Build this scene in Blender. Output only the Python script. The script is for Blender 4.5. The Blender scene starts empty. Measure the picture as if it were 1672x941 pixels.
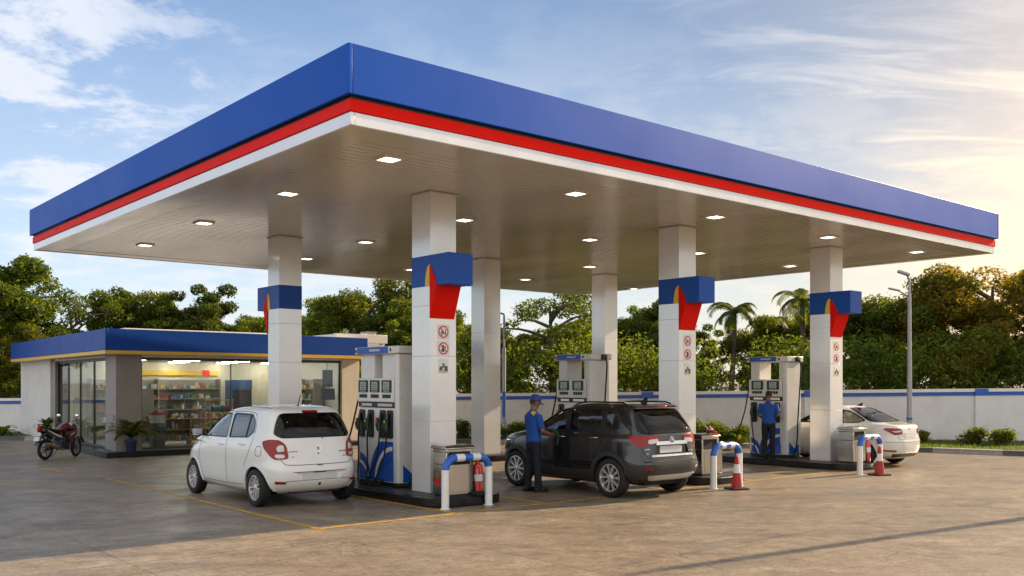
import bpy, bmesh, math, random
import numpy as np
from mathutils import Vector, Matrix, Euler, Quaternion
from mathutils.bvhtree import BVHTree
from mathutils.geometry import delaunay_2d_cdt
R = math.radians
PI = math.pi
scene = bpy.context.scene
COL = scene.collection
rng = random.Random(7)

# ------------------------------------------------------------------ layout
# world: metres, camera above the origin looking along +Y
ANG = 40.3
U = Vector((-math.sin(R(ANG)), math.cos(R(ANG)), 0))      # depth axis of the canopy (away to the left)
V = Vector((math.cos(R(ANG)), math.sin(R(ANG)), 0))       # length axis of the canopy (away to the right)
ROT = R(ANG - 90)                                         # local x -> -U, local y -> V
CAM_H = 2.0

# ------------------------------------------------------------------ objects
def tag(o, label=None, cat=None, group=None, kind=None):
    if label: o['label'] = label
    if cat: o['category'] = cat
    if group: o['group'] = group
    if kind: o['kind'] = kind
    return o

def empty(name, loc, rz=0.0, label=None, cat=None, group=None):
    o = bpy.data.objects.new(name, None)
    COL.objects.link(o)
    o.location = loc
    o.rotation_euler = (0, 0, rz)
    o.empty_display_size = 0.2
    return tag(o, label, cat, group)

def copy_tree(o, parent=None):
    c = o.copy()
    COL.objects.link(c)
    if parent is not None:
        c.parent = parent
    for ch in list(o.children):
        copy_tree(ch, c)
    return c

class MB:
    """collects verts / faces (with material slots) for ONE mesh object"""
    def __init__(s):
        s.v = []; s.f = []; s.m = []; s.slot = 0
    def add(s, vs, fs, slot=None):
        b = len(s.v)
        s.v += [tuple(p) for p in vs]
        s.f += [tuple(i + b for i in f) for f in fs]
        s.m += [s.slot if slot is None else slot] * len(fs)
    def box(s, a, b, slot=None, M=None):
        x0, y0, z0 = a; x1, y1, z1 = b
        vs = [Vector(p) for p in ((x0,y0,z0),(x1,y0,z0),(x1,y1,z0),(x0,y1,z0),(x0,y0,z1),(x1,y0,z1),(x1,y1,z1),(x0,y1,z1))]
        if M is not None: vs = [M @ p if isinstance(M, Matrix) else M(p) for p in vs]
        s.add(vs, [(0,3,2,1),(4,5,6,7),(0,1,5,4),(1,2,6,5),(2,3,7,6),(3,0,4,7)], slot)
    def cbox(s, c, size, slot=None, rot=None):
        h = Vector(size) / 2
        M = Matrix.Translation(c)
        if rot is not None: M = M @ Euler(rot).to_matrix().to_4x4()
        s.box(-h, h, slot, M)
    def prism(s, poly, z0, z1, slot=None, M=None):
        """poly: 2D list (ccw), extruded along z, mapped by M(Vector)"""
        n = len(poly)
        vs = [Vector((p[0], p[1], z0)) for p in poly] + [Vector((p[0], p[1], z1)) for p in poly]
        if M is not None: vs = [M @ p if isinstance(M, Matrix) else M(p) for p in vs]
        fs = [tuple(reversed(range(n))), tuple(range(n, 2*n))] + [(i, (i+1) % n, n+(i+1) % n, n+i) for i in range(n)]
        s.add(vs, fs, slot)
    def tube(s, pts, r, n=10, slot=None, ref=None, caps=True):
        """loft along a path; r: number or list of number / (ra, rb)"""
        pts = [Vector(p) for p in pts]
        k = len(pts)
        rs = r if isinstance(r, (list, tuple)) else [r] * k
        rs = [q if isinstance(q, (list, tuple)) else (q, q) for q in rs]
        ts = []
        for i in range(k):
            t = pts[min(i+1, k-1)] - pts[max(i-1, 0)]
            ts.append(t.normalized() if t.length > 1e-9 else Vector((0,0,1)))
        a = Vector(ref) if ref is not None else (Vector((1,0,0)) if abs(ts[0].x) < .8 else Vector((0,1,0)))
        vs = []
        for i in range(k):
            a = (a - ts[i] * a.dot(ts[i])).normalized()
            b = ts[i].cross(a)
            for j in range(n):
                th = 2 * PI * j / n
                vs.append(pts[i] + a * (math.cos(th) * rs[i][0]) + b * (math.sin(th) * rs[i][1]))
        fs = [(i*n+j, i*n+(j+1) % n, (i+1)*n+(j+1) % n, (i+1)*n+j) for i in range(k-1) for j in range(n)]
        if caps:
            fs += [tuple(reversed(range(n))), tuple(range((k-1)*n, k*n))]
        s.add(vs, fs, slot)
    def lathe(s, prof, n=32, slot=None, M=None, caps=True):
        """prof: list of (r, z) about local z"""
        k = len(prof)
        vs = []
        for r, z in prof:
            for j in range(n):
                th = 2*PI*j/n
                p = Vector((r*math.cos(th), r*math.sin(th), z))
                vs.append(M @ p if M is not None else p)
        fs = [(i*n+j, i*n+(j+1) % n, (i+1)*n+(j+1) % n, (i+1)*n+j) for i in range(k-1) for j in range(n)]
        if caps and prof[0][0] > 1e-6: fs.append(tuple(reversed(range(n))))
        if caps and prof[-1][0] > 1e-6: fs.append(tuple(range((k-1)*n, k*n)))
        s.add(vs, fs, slot)
    def ball(s, c, r, n=14, k=8, slot=None, M=None):
        c = Vector(c); rr = r if isinstance(r, (tuple, list)) else (r, r, r)
        vs = []; fs = []
        for i in range(1, k):
            ph = PI * i / k
            for j in range(n):
                th = 2*PI*j/n
                vs.append(Vector((rr[0]*math.sin(ph)*math.cos(th), rr[1]*math.sin(ph)*math.sin(th), -rr[2]*math.cos(ph))))
        vs.append(Vector((0,0,-rr[2]))); vs.append(Vector((0,0,rr[2])))
        for i in range(k-2):
            for j in range(n):
                fs.append((i*n+j, i*n+(j+1) % n, (i+1)*n+(j+1) % n, (i+1)*n+j))
        b = (k-1)*n
        for j in range(n):
            fs.append((b, (j+1) % n, j)); fs.append((b+1, (k-2)*n+j, (k-2)*n+(j+1) % n))
        if M is not None: vs = [M @ p for p in vs]
        s.add([p + c for p in vs], fs, slot)
    def mesh(s, name):
        me = bpy.data.meshes.new(name)
        me.from_pydata(s.v, [], s.f)
        me.polygons.foreach_set('material_index', s.m)
        me.update()
        return me
    def build(s, name, mats, parent=None, bevel=0, smooth=None, seg=2, loc=None, rz=None, recalc=True):
        me = s.mesh(name)
        if recalc:
            bm = bmesh.new(); bm.from_mesh(me)
            bmesh.ops.recalc_face_normals(bm, faces=bm.faces)
            bm.to_mesh(me); bm.free()
        return link(name, me, mats, parent, bevel, smooth, seg, loc, rz)

def link(name, me, mats, parent=None, bevel=0, smooth=None, seg=2, loc=None, rz=None):
    if not isinstance(mats, (list, tuple)): mats = [mats]
    for m in mats: me.materials.append(m)
    if smooth:
        me.polygons.foreach_set('use_smooth', [True]*len(me.polygons))
        me.set_sharp_from_angle(angle=R(smooth))
    o = bpy.data.objects.new(name, me)
    COL.objects.link(o)
    if parent is not None: o.parent = parent
    if loc is not None: o.location = loc
    if rz is not None: o.rotation_euler.z = rz
    if bevel:
        md = o.modifiers.new('bevel', 'BEVEL')
        md.width = bevel; md.segments = seg; md.limit_method = 'ANGLE'; md.angle_limit = R(40)
        md.harden_normals = False
        if not smooth:
            me.polygons.foreach_set('use_smooth', [True]*len(me.polygons))
            me.set_sharp_from_angle(angle=R(50))
    return o

def applied(o):
    """bake the modifiers of o into its mesh"""
    bpy.context.view_layer.update()
    dg = bpy.context.evaluated_depsgraph_get(); dg.update()
    me = bpy.data.meshes.new_from_object(o.evaluated_get(dg))
    o.modifiers.clear()
    old = o.data
    o.data = me
    return o

def pchip(xs, ys, q):
    xs = np.array(xs, float); ys = np.array(ys, float)
    h = np.diff(xs); d = np.diff(ys)/h
    m = np.zeros_like(xs)
    m[0] = d[0]; m[-1] = d[-1]
    for i in range(1, len(xs)-1):
        if d[i-1]*d[i] > 0:
            w1 = 2*h[i]+h[i-1]; w2 = h[i]+2*h[i-1]
            m[i] = (w1+w2)/(w1/d[i-1]+w2/d[i])
    q = np.atleast_1d(np.array(q, float))
    k = np.clip(np.searchsorted(xs, q)-1, 0, len(xs)-2)
    t = (q-xs[k])/h[k]
    return ((2*t**3-3*t**2+1)*ys[k] + (t**3-2*t**2+t)*h[k]*m[k] + (-2*t**3+3*t**2)*ys[k+1] + (t**3-t**2)*h[k]*m[k+1])

def smooth_path(pts, n=6):
    """Catmull-Rom through pts"""
    P = [Vector(p) for p in pts]
    out = []
    for i in range(len(P)-1):
        p0 = P[max(i-1, 0)]; p1 = P[i]; p2 = P[i+1]; p3 = P[min(i+2, len(P)-1)]
        for k in range(n):
            t = k/n
            out.append(.5*((2*p1)+(p2-p0)*t+(2*p0-5*p1+4*p2-p3)*t*t+(3*p1-p0-3*p2+p3)*t**3))
    out.append(P[-1])
    return out

def rounded_poly(pts, r, n=4):
    """round the corners of a 2D polygon"""
    out = []
    k = len(pts)
    rs = r if isinstance(r, (list, tuple)) else [r]*k
    for i in range(k):
        p = Vector(pts[i]).to_2d(); a = Vector(pts[i-1]).to_2d(); b = Vector(pts[(i+1) % k]).to_2d()
        da = (a-p); db = (b-p)
        q = min(rs[i], da.length*.45, db.length*.45)
        if q < 1e-4: out.append(tuple(p)); continue
        s = p + da.normalized()*q; e = p + db.normalized()*q
        for j in range(n+1):
            t = j/n
            out.append(tuple((1-t)**2*s + 2*t*(1-t)*p + t*t*e))
    return out

# ------------------------------------------------------------------ materials
def nd(nt, typ, **kw):
    n = nt.nodes.new(typ)
    for k, v in kw.items():
        setattr(n, k, v)
    return n

def rgba(c): return (c[0], c[1], c[2], 1)

def mat(name, col, rough=.5, metal=0.0, var=.10, scale=6.0, bump=0.0, bscale=80.0, coat=0.0, spec=.5, dirt=None, emit=None, estr=0.0, rvar=.12, stretch=None):
    m = bpy.data.materials.new(name)
    m.use_nodes = True
    nt = m.node_tree
    b = nt.nodes['Principled BSDF']
    tc = nd(nt, 'ShaderNodeTexCoord')
    src = tc.outputs['Object']
    if stretch:
        mp = nd(nt, 'ShaderNodeMapping'); mp.inputs['Scale'].default_value = stretch
        nt.links.new(src, mp.inputs[0]); src = mp.outputs[0]
    no = nd(nt, 'ShaderNodeTexNoise'); no.inputs['Scale'].default_value = scale; no.inputs['Detail'].default_value = 6; no.inputs['Roughness'].default_value = .6
    nt.links.new(src, no.inputs['Vector'])
    mr = nd(nt, 'ShaderNodeMapRange'); mr.inputs[1].default_value = .3; mr.inputs[2].default_value = .7
    mr.inputs[3].default_value = 1-var; mr.inputs[4].default_value = 1+var
    nt.links.new(no.outputs['Fac'], mr.inputs[0])
    mx = nd(nt, 'ShaderNodeMix', data_type='RGBA', blend_type='MULTIPLY'); mx.inputs[0].default_value = 1
    mx.inputs[6].default_value = rgba(col)
    nt.links.new(mr.outputs[0], mx.inputs[7])
    out = mx.outputs[2]
    if dirt:
        n2 = nd(nt, 'ShaderNodeTexNoise'); n2.inputs['Scale'].default_value = dirt[1]; n2.inputs['Detail'].default_value = 8; n2.inputs['Roughness'].default_value = .7
        nt.links.new(src, n2.inputs['Vector'])
        r2 = nd(nt, 'ShaderNodeMapRange'); r2.inputs[1].default_value = .52; r2.inputs[2].default_value = .78; r2.inputs[4].default_value = dirt[2]
        nt.links.new(n2.outputs['Fac'], r2.inputs[0])
        m2 = nd(nt, 'ShaderNodeMix', data_type='RGBA'); nt.links.new(r2.outputs[0], m2.inputs[0])
        nt.links.new(out, m2.inputs[6]); m2.inputs[7].default_value = rgba(dirt[0]); out = m2.outputs[2]
    nt.links.new(out, b.inputs['Base Color'])
    rr = nd(nt, 'ShaderNodeMapRange'); rr.inputs[1].default_value = .3; rr.inputs[2].default_value = .7
    rr.inputs[3].default_value = max(.02, rough*(1-rvar)); rr.inputs[4].default_value = min(1, rough*(1+rvar))
    nt.links.new(no.outputs['Fac'], rr.inputs[0]); nt.links.new(rr.outputs[0], b.inputs['Roughness'])
    b.inputs['Metallic'].default_value = metal
    b.inputs['Specular IOR Level'].default_value = spec
    b.inputs['Coat Weight'].default_value = coat
    b.inputs['Coat Roughness'].default_value = .04
    if bump:
        n3 = nd(nt, 'ShaderNodeTexNoise'); n3.inputs['Scale'].default_value = bscale; n3.inputs['Detail'].default_value = 4
        nt.links.new(src, n3.inputs['Vector'])
        bp = nd(nt, 'ShaderNodeBump'); bp.inputs['Strength'].default_value = bump; bp.inputs['Distance'].default_value = .01
        nt.links.new(n3.outputs['Fac'], bp.inputs['Height']); nt.links.new(bp.outputs[0], b.inputs['Normal'])
    if emit:
        b.inputs['Emission Color'].default_value = rgba(emit); b.inputs['Emission Strength'].default_value = estr
    return m

def glass(name, tint=(.75,.8,.78), ior=1.5, rough=.01, gain=1.0):
    """thin pane: tinted see-through mixed with a Fresnel mirror (works from every side)"""
    m = bpy.data.materials.new(name); m.use_nodes = True
    nt = m.node_tree; nt.nodes.clear()
    out = nd(nt, 'ShaderNodeOutputMaterial')
    tr = nd(nt, 'ShaderNodeBsdfTransparent'); tr.inputs[0].default_value = rgba(tint)
    gl = nd(nt, 'ShaderNodeBsdfGlossy'); gl.inputs['Roughness'].default_value = rough; gl.inputs[0].default_value = (1,1,1,1)
    fr = nd(nt, 'ShaderNodeFresnel'); fr.inputs[0].default_value = ior
    ml = nd(nt, 'ShaderNodeMath', operation='MULTIPLY'); ml.inputs[1].default_value = gain; ml.use_clamp = True
    nt.links.new(fr.outputs[0], ml.inputs[0])
    tc = nd(nt, 'ShaderNodeTexCoord'); no = nd(nt, 'ShaderNodeTexNoise'); no.inputs['Scale'].default_value = 1.2
    nt.links.new(tc.outputs['Object'], no.inputs['Vector'])
    bp = nd(nt, 'ShaderNodeBump'); bp.inputs['Strength'].default_value = .03; bp.inputs['Distance'].default_value = .02
    nt.links.new(no.outputs['Fac'], bp.inputs['Height']); nt.links.new(bp.outputs[0], gl.inputs['Normal'])
    mx = nd(nt, 'ShaderNodeMixShader')
    nt.links.new(ml.outputs[0], mx.inputs[0]); nt.links.new(tr.outputs[0], mx.inputs[1]); nt.links.new(gl.outputs[0], mx.inputs[2])
    nt.links.new(mx.outputs[0], out.inputs[0])
    return m

def emis(name, col, s):
    return mat(name, (.8,.8,.8), .4, emit=col, estr=s, var=.02)
# ------------------------------------------------------------------ camera
cam = bpy.data.cameras.new('camera'); camo = bpy.data.objects.new('camera', cam); COL.objects.link(camo)
camo.location = (0, 0, CAM_H); camo.rotation_euler = (R(90), 0, 0)
cam.sensor_width = 36; cam.lens = 36*1559/1672; cam.shift_y = 154.5/1672
cam.clip_start = .1; cam.clip_end = 4000
scene.camera = camo
# ------------------------------------------------------------------ light
SUN_AZ, SUN_EL = R(57), R(24)
SUND = Vector((math.sin(SUN_AZ)*math.cos(SUN_EL), math.cos(SUN_AZ)*math.cos(SUN_EL), math.sin(SUN_EL)))
sl = bpy.data.lights.new('sun', 'SUN'); so = bpy.data.objects.new('sun', sl); COL.objects.link(so)
sl.energy = 5.0; sl.angle = R(.6); sl.color = (1, .77, .52)
so.rotation_euler = SUND.to_track_quat('Z', 'Y').to_euler()
so.location = SUND*60
world = bpy.data.worlds.new('World'); scene.world = world; world.use_nodes = True
nt = world.node_tree
bg = nt.nodes['Background']
sky = nd(nt, 'ShaderNodeTexSky', sky_type='NISHITA', sun_disc=False)
sky.sun_elevation = SUN_EL; sky.sun_rotation = SUN_AZ; sky.air_density = 1.0; sky.dust_density = 1.0; sky.ozone_density = 2.0
SKYS = .110
def vmath(op, a, b=None):
    n = nd(nt, 'ShaderNodeVectorMath', operation=op)
    for i, q in enumerate((a, b)):
        if q is None: continue
        if isinstance(q, (tuple, Vector)): n.inputs[i].default_value = tuple(q)
        else: nt.links.new(q, n.inputs[i])
    return n
def fmath(op, a, b=None, clamp=False):
    n = nd(nt, 'ShaderNodeMath', operation=op); n.use_clamp = clamp
    for i, q in enumerate((a, b)):
        if q is None: continue
        if isinstance(q, (int, float)): n.inputs[i].default_value = q
        else: nt.links.new(q, n.inputs[i])
    return n.outputs[0]
tc = nd(nt, 'ShaderNodeTexCoord')
D = tc.outputs['Generated']
sep = nd(nt, 'ShaderNodeSeparateXYZ'); nt.links.new(D, sep.inputs[0])
zc = fmath('ADD', fmath('MAXIMUM', sep.outputs[2], 0.0), .16)
px = fmath('DIVIDE', sep.outputs[0], zc); py = fmath('DIVIDE', sep.outputs[1], zc)
cmb = nd(nt, 'ShaderNodeCombineXYZ'); nt.links.new(px, cmb.inputs[0]); nt.links.new(py, cmb.inputs[1])
def cloud(scale, loc, rot, stretch, lo, hi, detail=9, rough=.6, dist=.4):
    mp = nd(nt, 'ShaderNodeMapping'); mp.inputs['Location'].default_value = loc; mp.inputs['Rotation'].default_value = (0,0,R(rot)); mp.inputs['Scale'].default_value = stretch
    nt.links.new(cmb.outputs[0], mp.inputs[0])
    n = nd(nt, 'ShaderNodeTexNoise'); n.inputs['Scale'].default_value = scale; n.inputs['Detail'].default_value = detail; n.inputs['Roughness'].default_value = rough; n.inputs['Distortion'].default_value = dist
    nt.links.new(mp.outputs[0], n.inputs['Vector'])
    mr = nd(nt, 'ShaderNodeMapRange'); mr.interpolation_type = 'SMOOTHSTEP'; mr.inputs[1].default_value = lo; mr.inputs[2].default_value = hi
    nt.links.new(n.outputs['Fac'], mr.inputs[0])
    return mr.outputs[0]
sdot = vmath('DOT_PRODUCT', D, SUND).outputs['Value']
sd = fmath('MAXIMUM', sdot, 0.0)
glow1 = fmath('POWER', sd, 5.0); glow2 = fmath('POWER', sd, 26.0)
# more cloud towards the sun (right) and to the far left, a clear window between them
sidex = nd(nt, 'ShaderNodeMapRange'); sidex.interpolation_type = 'SMOOTHSTEP'; sidex.inputs[1].default_value = -.05; sidex.inputs[2].default_value = .55
nt.links.new(sep.outputs[0], sidex.inputs[0])
sidel = nd(nt, 'ShaderNodeMapRange'); sidel.interpolation_type = 'SMOOTHSTEP'; sidel.inputs[1].default_value = -.16; sidel.inputs[2].default_value = -.42
nt.links.new(sep.outputs[0], sidel.inputs[0])
wisps = cloud(1.7, (3.1,1.7,0), 28, (1.0,2.8,1), .42, .70, dist=1.0)
puffs = cloud(3.3, (7.3,4.2,0), 10, (1,1,1), .42, .60, rough=.66, dist=.15)
low = nd(nt, 'ShaderNodeMapRange'); low.interpolation_type = 'SMOOTHSTEP'; low.inputs[1].default_value = .46; low.inputs[2].default_value = .06
nt.links.new(sep.outputs[2], low.inputs[0])
f_r = fmath('ADD', fmath('MULTIPLY', wisps, fmath('ADD', fmath('MULTIPLY', sidex.outputs[0], .75), .10)), fmath('MULTIPLY', sidex.outputs[0], .30))
f_l = fmath('MULTIPLY', puffs, fmath('ADD', fmath('MULTIPLY', sidel.outputs[0], .85), .03))
f_low = fmath('MULTIPLY', low.outputs[0], fmath('ADD', fmath('MULTIPLY', puffs, .40), .42))
cf = fmath('MAXIMUM', fmath('MAXIMUM', f_r, f_l), f_low, True)
# colours
skyc = vmath('SCALE', sky.outputs[0]); skyc.inputs['Scale'].default_value = SKYS
damp = fmath('SUBTRACT', 1.0, fmath('MULTIPLY', fmath('POWER', sd, 1.5), .82))
skyd = vmath('SCALE', skyc.outputs[0]); nt.links.new(damp, skyd.inputs['Scale'])
skyt = vmath('MULTIPLY', skyd.outputs[0], (.97, 1.04, 1.13))
cl0 = nd(nt, 'ShaderNodeMix', data_type='RGBA'); cl0.inputs[6].default_value = (.50,.52,.57,1); 
swarm = nd(nt, 'ShaderNodeMix', data_type='RGBA'); swarm.inputs[6].default_value = (.58,.47,.31,1); swarm.inputs[7].default_value = (.44,.44,.44,1)
hz = nd(nt, 'ShaderNodeMapRange'); hz.interpolation_type = 'SMOOTHSTEP'; hz.inputs[1].default_value = .06; hz.inputs[2].default_value = .36
nt.links.new(sep.outputs[2], hz.inputs[0]); nt.links.new(hz.outputs[0], swarm.inputs[0]); nt.links.new(swarm.outputs[2], cl0.inputs[7])
nt.links.new(fmath('POWER', sd, 2.2), cl0.inputs[0])
# unseen bright clouds added behind the camera as fill light
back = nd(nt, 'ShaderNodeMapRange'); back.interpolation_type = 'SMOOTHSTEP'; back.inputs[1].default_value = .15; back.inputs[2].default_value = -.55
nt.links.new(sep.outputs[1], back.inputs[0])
fill_clouds = cloud(.9, (1.3,9.2,0), 0, (1,1,1), .30, .60, detail=6)
cf = fmath('MAXIMUM', cf, fmath('MULTIPLY', back.outputs[0], fmath('ADD', fmath('MULTIPLY', fill_clouds, .5), .45)), True)
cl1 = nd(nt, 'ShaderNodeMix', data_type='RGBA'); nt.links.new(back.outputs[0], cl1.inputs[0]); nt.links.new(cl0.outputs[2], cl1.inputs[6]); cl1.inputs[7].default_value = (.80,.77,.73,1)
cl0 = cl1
# golden low glow painted into the sky, away from the sun's direction
gdir = Vector((math.sin(R(36)), math.cos(R(36)), .12)).normalized()
gd = fmath('POWER', fmath('MAXIMUM', vmath('DOT_PRODUCT', D, gdir).outputs['Value'], 0.0), 38.0)
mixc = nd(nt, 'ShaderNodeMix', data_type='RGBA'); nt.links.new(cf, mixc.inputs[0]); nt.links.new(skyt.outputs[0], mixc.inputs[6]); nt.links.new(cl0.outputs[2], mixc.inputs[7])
g1 = vmath('SCALE', (.02,.012,.004)); nt.links.new(glow1, g1.inputs['Scale'])
g2 = vmath('SCALE', (.25,.15,.05)); nt.links.new(glow2, g2.inputs['Scale'])
tot = vmath('ADD', vmath('ADD', mixc.outputs[2], g1.outputs[0]).outputs[0], g2.outputs[0])
g3 = vmath('SCALE', (.36,.20,.03)); nt.links.new(gd, g3.inputs['Scale'])
tot = vmath('ADD', tot.outputs[0], g3.outputs[0])
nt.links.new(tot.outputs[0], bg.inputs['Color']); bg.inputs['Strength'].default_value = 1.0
# ------------------------------------------------------------------ render
scene.render.engine = 'CYCLES'
scene.view_settings.view_transform = 'Standard'; scene.view_settings.look = 'None'
scene.view_settings.exposure = 0.88; scene.view_settings.gamma = 1.0
cy = scene.cycles
cy.use_denoising = True
try: cy.denoiser = 'OPENIMAGEDENOISE'
except Exception: pass
cy.max_bounces = 8; cy.diffuse_bounces = 4; cy.glossy_bounces = 4; cy.transparent_max_bounces = 16; cy.transmission_bounces = 4
cy.sample_clamp_indirect = 6.0
cy.caustics_reflective = False; cy.caustics_refractive = False
# ------------------------------------------------------------------ shared materials
m_white = mat('white_panel', (.80,.80,.795), .17, .3, var=.03, scale=2, dirt=((.52,.49,.44), 1.6, .25), rvar=.4)
m_white2 = mat('white_paint', (.74,.73,.70), .45, var=.04, scale=5, dirt=((.45,.41,.35), 5, .25))
m_blue = mat('blue_panel', (.006,.080,.42), .40, var=.04, scale=1.5, spec=.3)
m_bluep = mat('blue_paint', (.02,.10,.45), .45, var=.08, scale=9)
m_red = mat('red_panel', (.80,.010,.003), .5, spec=.08, var=.04, scale=3)
m_yellow = mat('yellow_panel', (.80,.52,.05), .45, var=.05)
m_black = mat('black_plastic', (.007,.007,.0075), .42, var=.2, scale=20)
m_rubber = mat('rubber', (.008,.008,.008), .75, var=.25, scale=25)
m_steel = mat('stainless_steel', (.52,.49,.44), .16, 1.0, var=.06, scale=3, stretch=(1,1,.15))
m_galv = mat('galvanised_steel', (.42,.44,.46), .42, .85, var=.1, scale=12)
m_chrome = mat('chrome', (.78,.78,.79), .12, 1.0, var=.02)
m_dark = mat('dark_metal', (.03,.03,.032), .5, .3)

# ------------------------------------------------------------------ ground
def ground_material():
    m = bpy.data.materials.new('forecourt_concrete'); m.use_nodes = True
    nt = m.node_tree; b = nt.nodes['Principled BSDF']
    L = nt.links.new
    tc = nd(nt, 'ShaderNodeTexCoord')
    mp = nd(nt, 'ShaderNodeMapping'); mp.inputs['Rotation'].default_value = (0, 0, R(-ANG)); L(tc.outputs['Object'], mp.inputs[0])
    def noise(sc, det=6, ro=.6, vec=None, dist=0):
        n = nd(nt, 'ShaderNodeTexNoise'); n.inputs['Scale'].default_value = sc; n.inputs['Detail'].default_value = det; n.inputs['Roughness'].default_value = ro; n.inputs['Distortion'].default_value = dist
        L(vec or mp.outputs[0], n.inputs['Vector']); return n.outputs['Fac']
    def ramp(x, lo, hi, a, c):
        r = nd(nt, 'ShaderNodeMapRange'); r.inputs[1].default_value = lo; r.inputs[2].default_value = hi; r.inputs[3].default_value = a; r.inputs[4].default_value = c
        L(x, r.inputs[0]); return r.outputs[0]
    def mix(f, a, c, bt='MIX'):
        x = nd(nt, 'ShaderNodeMix', data_type='RGBA', blend_type=bt)
        for i, q in ((0, f), (6, a), (7, c)):
            if isinstance(q, (int, float)): x.inputs[i].default_value = q
            elif isinstance(q, tuple): x.inputs[i].default_value = rgba(q)
            else: L(q, x.inputs[i])
        return x.outputs[2]
    big = noise(.16, 7, .62, dist=.6)
    mid = noise(.9, 8, .68)
    fine = noise(22, 5, .7)
    smp = nd(nt, 'ShaderNodeMapping'); smp.inputs['Scale'].default_value = (.38, 1.5, 1); smp.inputs['Rotation'].default_value = (0,0,R(-4)); L(tc.outputs['Object'], smp.inputs[0])
    streak = noise(1.1, 7, .66, smp.outputs[0], .5)
    col = mix(ramp(big, .36, .64, 0, 1), (.305,.238,.163), (.22,.178,.130))
    col = mix(ramp(mid, .42, .70, 0, .55), col, (.13,.105,.079))
    col = mix(ramp(streak, .50, .74, 0, .85), col, (.10,.094,.076))
    col = mix(ramp(streak, .45, .27, 0, .7), col, (.36,.295,.215))
    stain = noise(.42, 6, .62, dist=1.5)
    col = mix(ramp(stain, .58, .74, 0, .75), col, (.075,.068,.06))
    # stamped pavers: thin joints following the canopy's axes
    br = nd(nt, 'ShaderNodeTexBrick'); L(mp.outputs[0], br.inputs['Vector'])
    br.inputs['Scale'].default_value = 1; br.inputs['Brick Width'].default_value = .44; br.inputs['Row Height'].default_value = .22; br.inputs['Mortar Size'].default_value = .013; br.inputs['Mortar Smooth'].default_value = .4
    br.inputs['Color1'].default_value = (.84,.84,.85,1); br.inputs['Color2'].default_value = (1.16,1.13,1.08,1); br.inputs['Mortar'].default_value = (.48,.46,.43,1)
    jm = ramp(noise(.35, 3), .42, .66, .06, .62)
    col = mix(jm, col, mix(1.0, col, br.outputs['Color'], 'MULTIPLY'))
    # slab joints every few metres
    b2 = nd(nt, 'ShaderNodeTexBrick'); L(mp.outputs[0], b2.inputs['Vector']); b2.offset = 0
    b2.inputs['Scale'].default_value = 1; b2.inputs['Brick Width'].default_value = 3.6; b2.inputs['Row Height'].default_value = 3.6; b2.inputs['Mortar Size'].default_value = .014; b2.inputs['Mortar Smooth'].default_value = .3
    b2.inputs['Color1'].default_value = (1,1,1,1); b2.inputs['Color2'].default_value = (.90,.90,.91,1); b2.inputs['Mortar'].default_value = (.5,.48,.46,1)
    col = mix(.8, col, mix(1.0, col, b2.outputs['Color'], 'MULTIPLY'))
    blot = noise(1.9, 5, .58, dist=.8)
    col = mix(ramp(blot, .60, .72, 0, .5), col, (.085,.072,.058))
    col = mix(ramp(blot, .38, .28, 0, .45), col, (.36,.30,.22))
    col = mix(1.0, col, ramp(noise(3.2, 8, .75, None, .6), .3, .7, .68, 1.32), 'MULTIPLY')
    wv = nd(nt, 'ShaderNodeTexVoronoi'); wv.feature = 'DISTANCE_TO_EDGE'; wv.inputs['Scale'].default_value = .34
    wm = nd(nt, 'ShaderNodeVectorMath', operation='ADD'); L(mp.outputs[0], wm.inputs[0])
    wn = nd(nt, 'ShaderNodeTexNoise'); wn.inputs['Scale'].default_value = 1.3; wn.inputs['Detail'].default_value = 6; L(mp.outputs[0], wn.inputs['Vector'])
    L(wn.outputs['Color'], wm.inputs[1]); L(wm.outputs[0], wv.inputs['Vector'])
    cr = nd(nt, 'ShaderNodeMath', operation='MULTIPLY'); L(ramp(wv.outputs['Distance'], .0, .006, 1, 0), cr.inputs[0]); L(ramp(noise(.23, 3), .52, .62, 0, .75), cr.inputs[1])
    col = mix(cr.outputs[0], col, (.055,.048,.04))
    fr = ramp(fine, .3, .7, .62, 1.38)
    col = mix(1.0, col, fr, 'MULTIPLY')
    L(col, b.inputs['Base Color'])
    L(ramp(mid, .3, .7, .28, .62), b.inputs['Roughness'])
    b.inputs['Specular IOR Level'].default_value = .42
    h = nd(nt, 'ShaderNodeMath', operation='ADD'); L(fine, h.inputs[0])
    h2 = nd(nt, 'ShaderNodeMath', operation='MULTIPLY'); L(br.outputs['Fac'], h2.inputs[0]); h2.inputs[1].default_value = -.9; L(h2.outputs[0], h.inputs[1])
    bp = nd(nt, 'ShaderNodeBump'); bp.inputs['Strength'].default_value = .35; bp.inputs['Distance'].default_value = .006; L(h.outputs[0], bp.inputs['Height']); L(bp.outputs[0], b.inputs['Normal'])
    return m
mb = MB(); S = 1500
mb.add([(-S,-S,0),(S,-S,0),(S,S,0),(-S,S,0)], [(0,1,2,3)])
gr = mb.build('ground', ground_material(), recalc=False); tag(gr, 'weathered tan concrete forecourt of the fuel station', 'ground', kind='structure')

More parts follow.
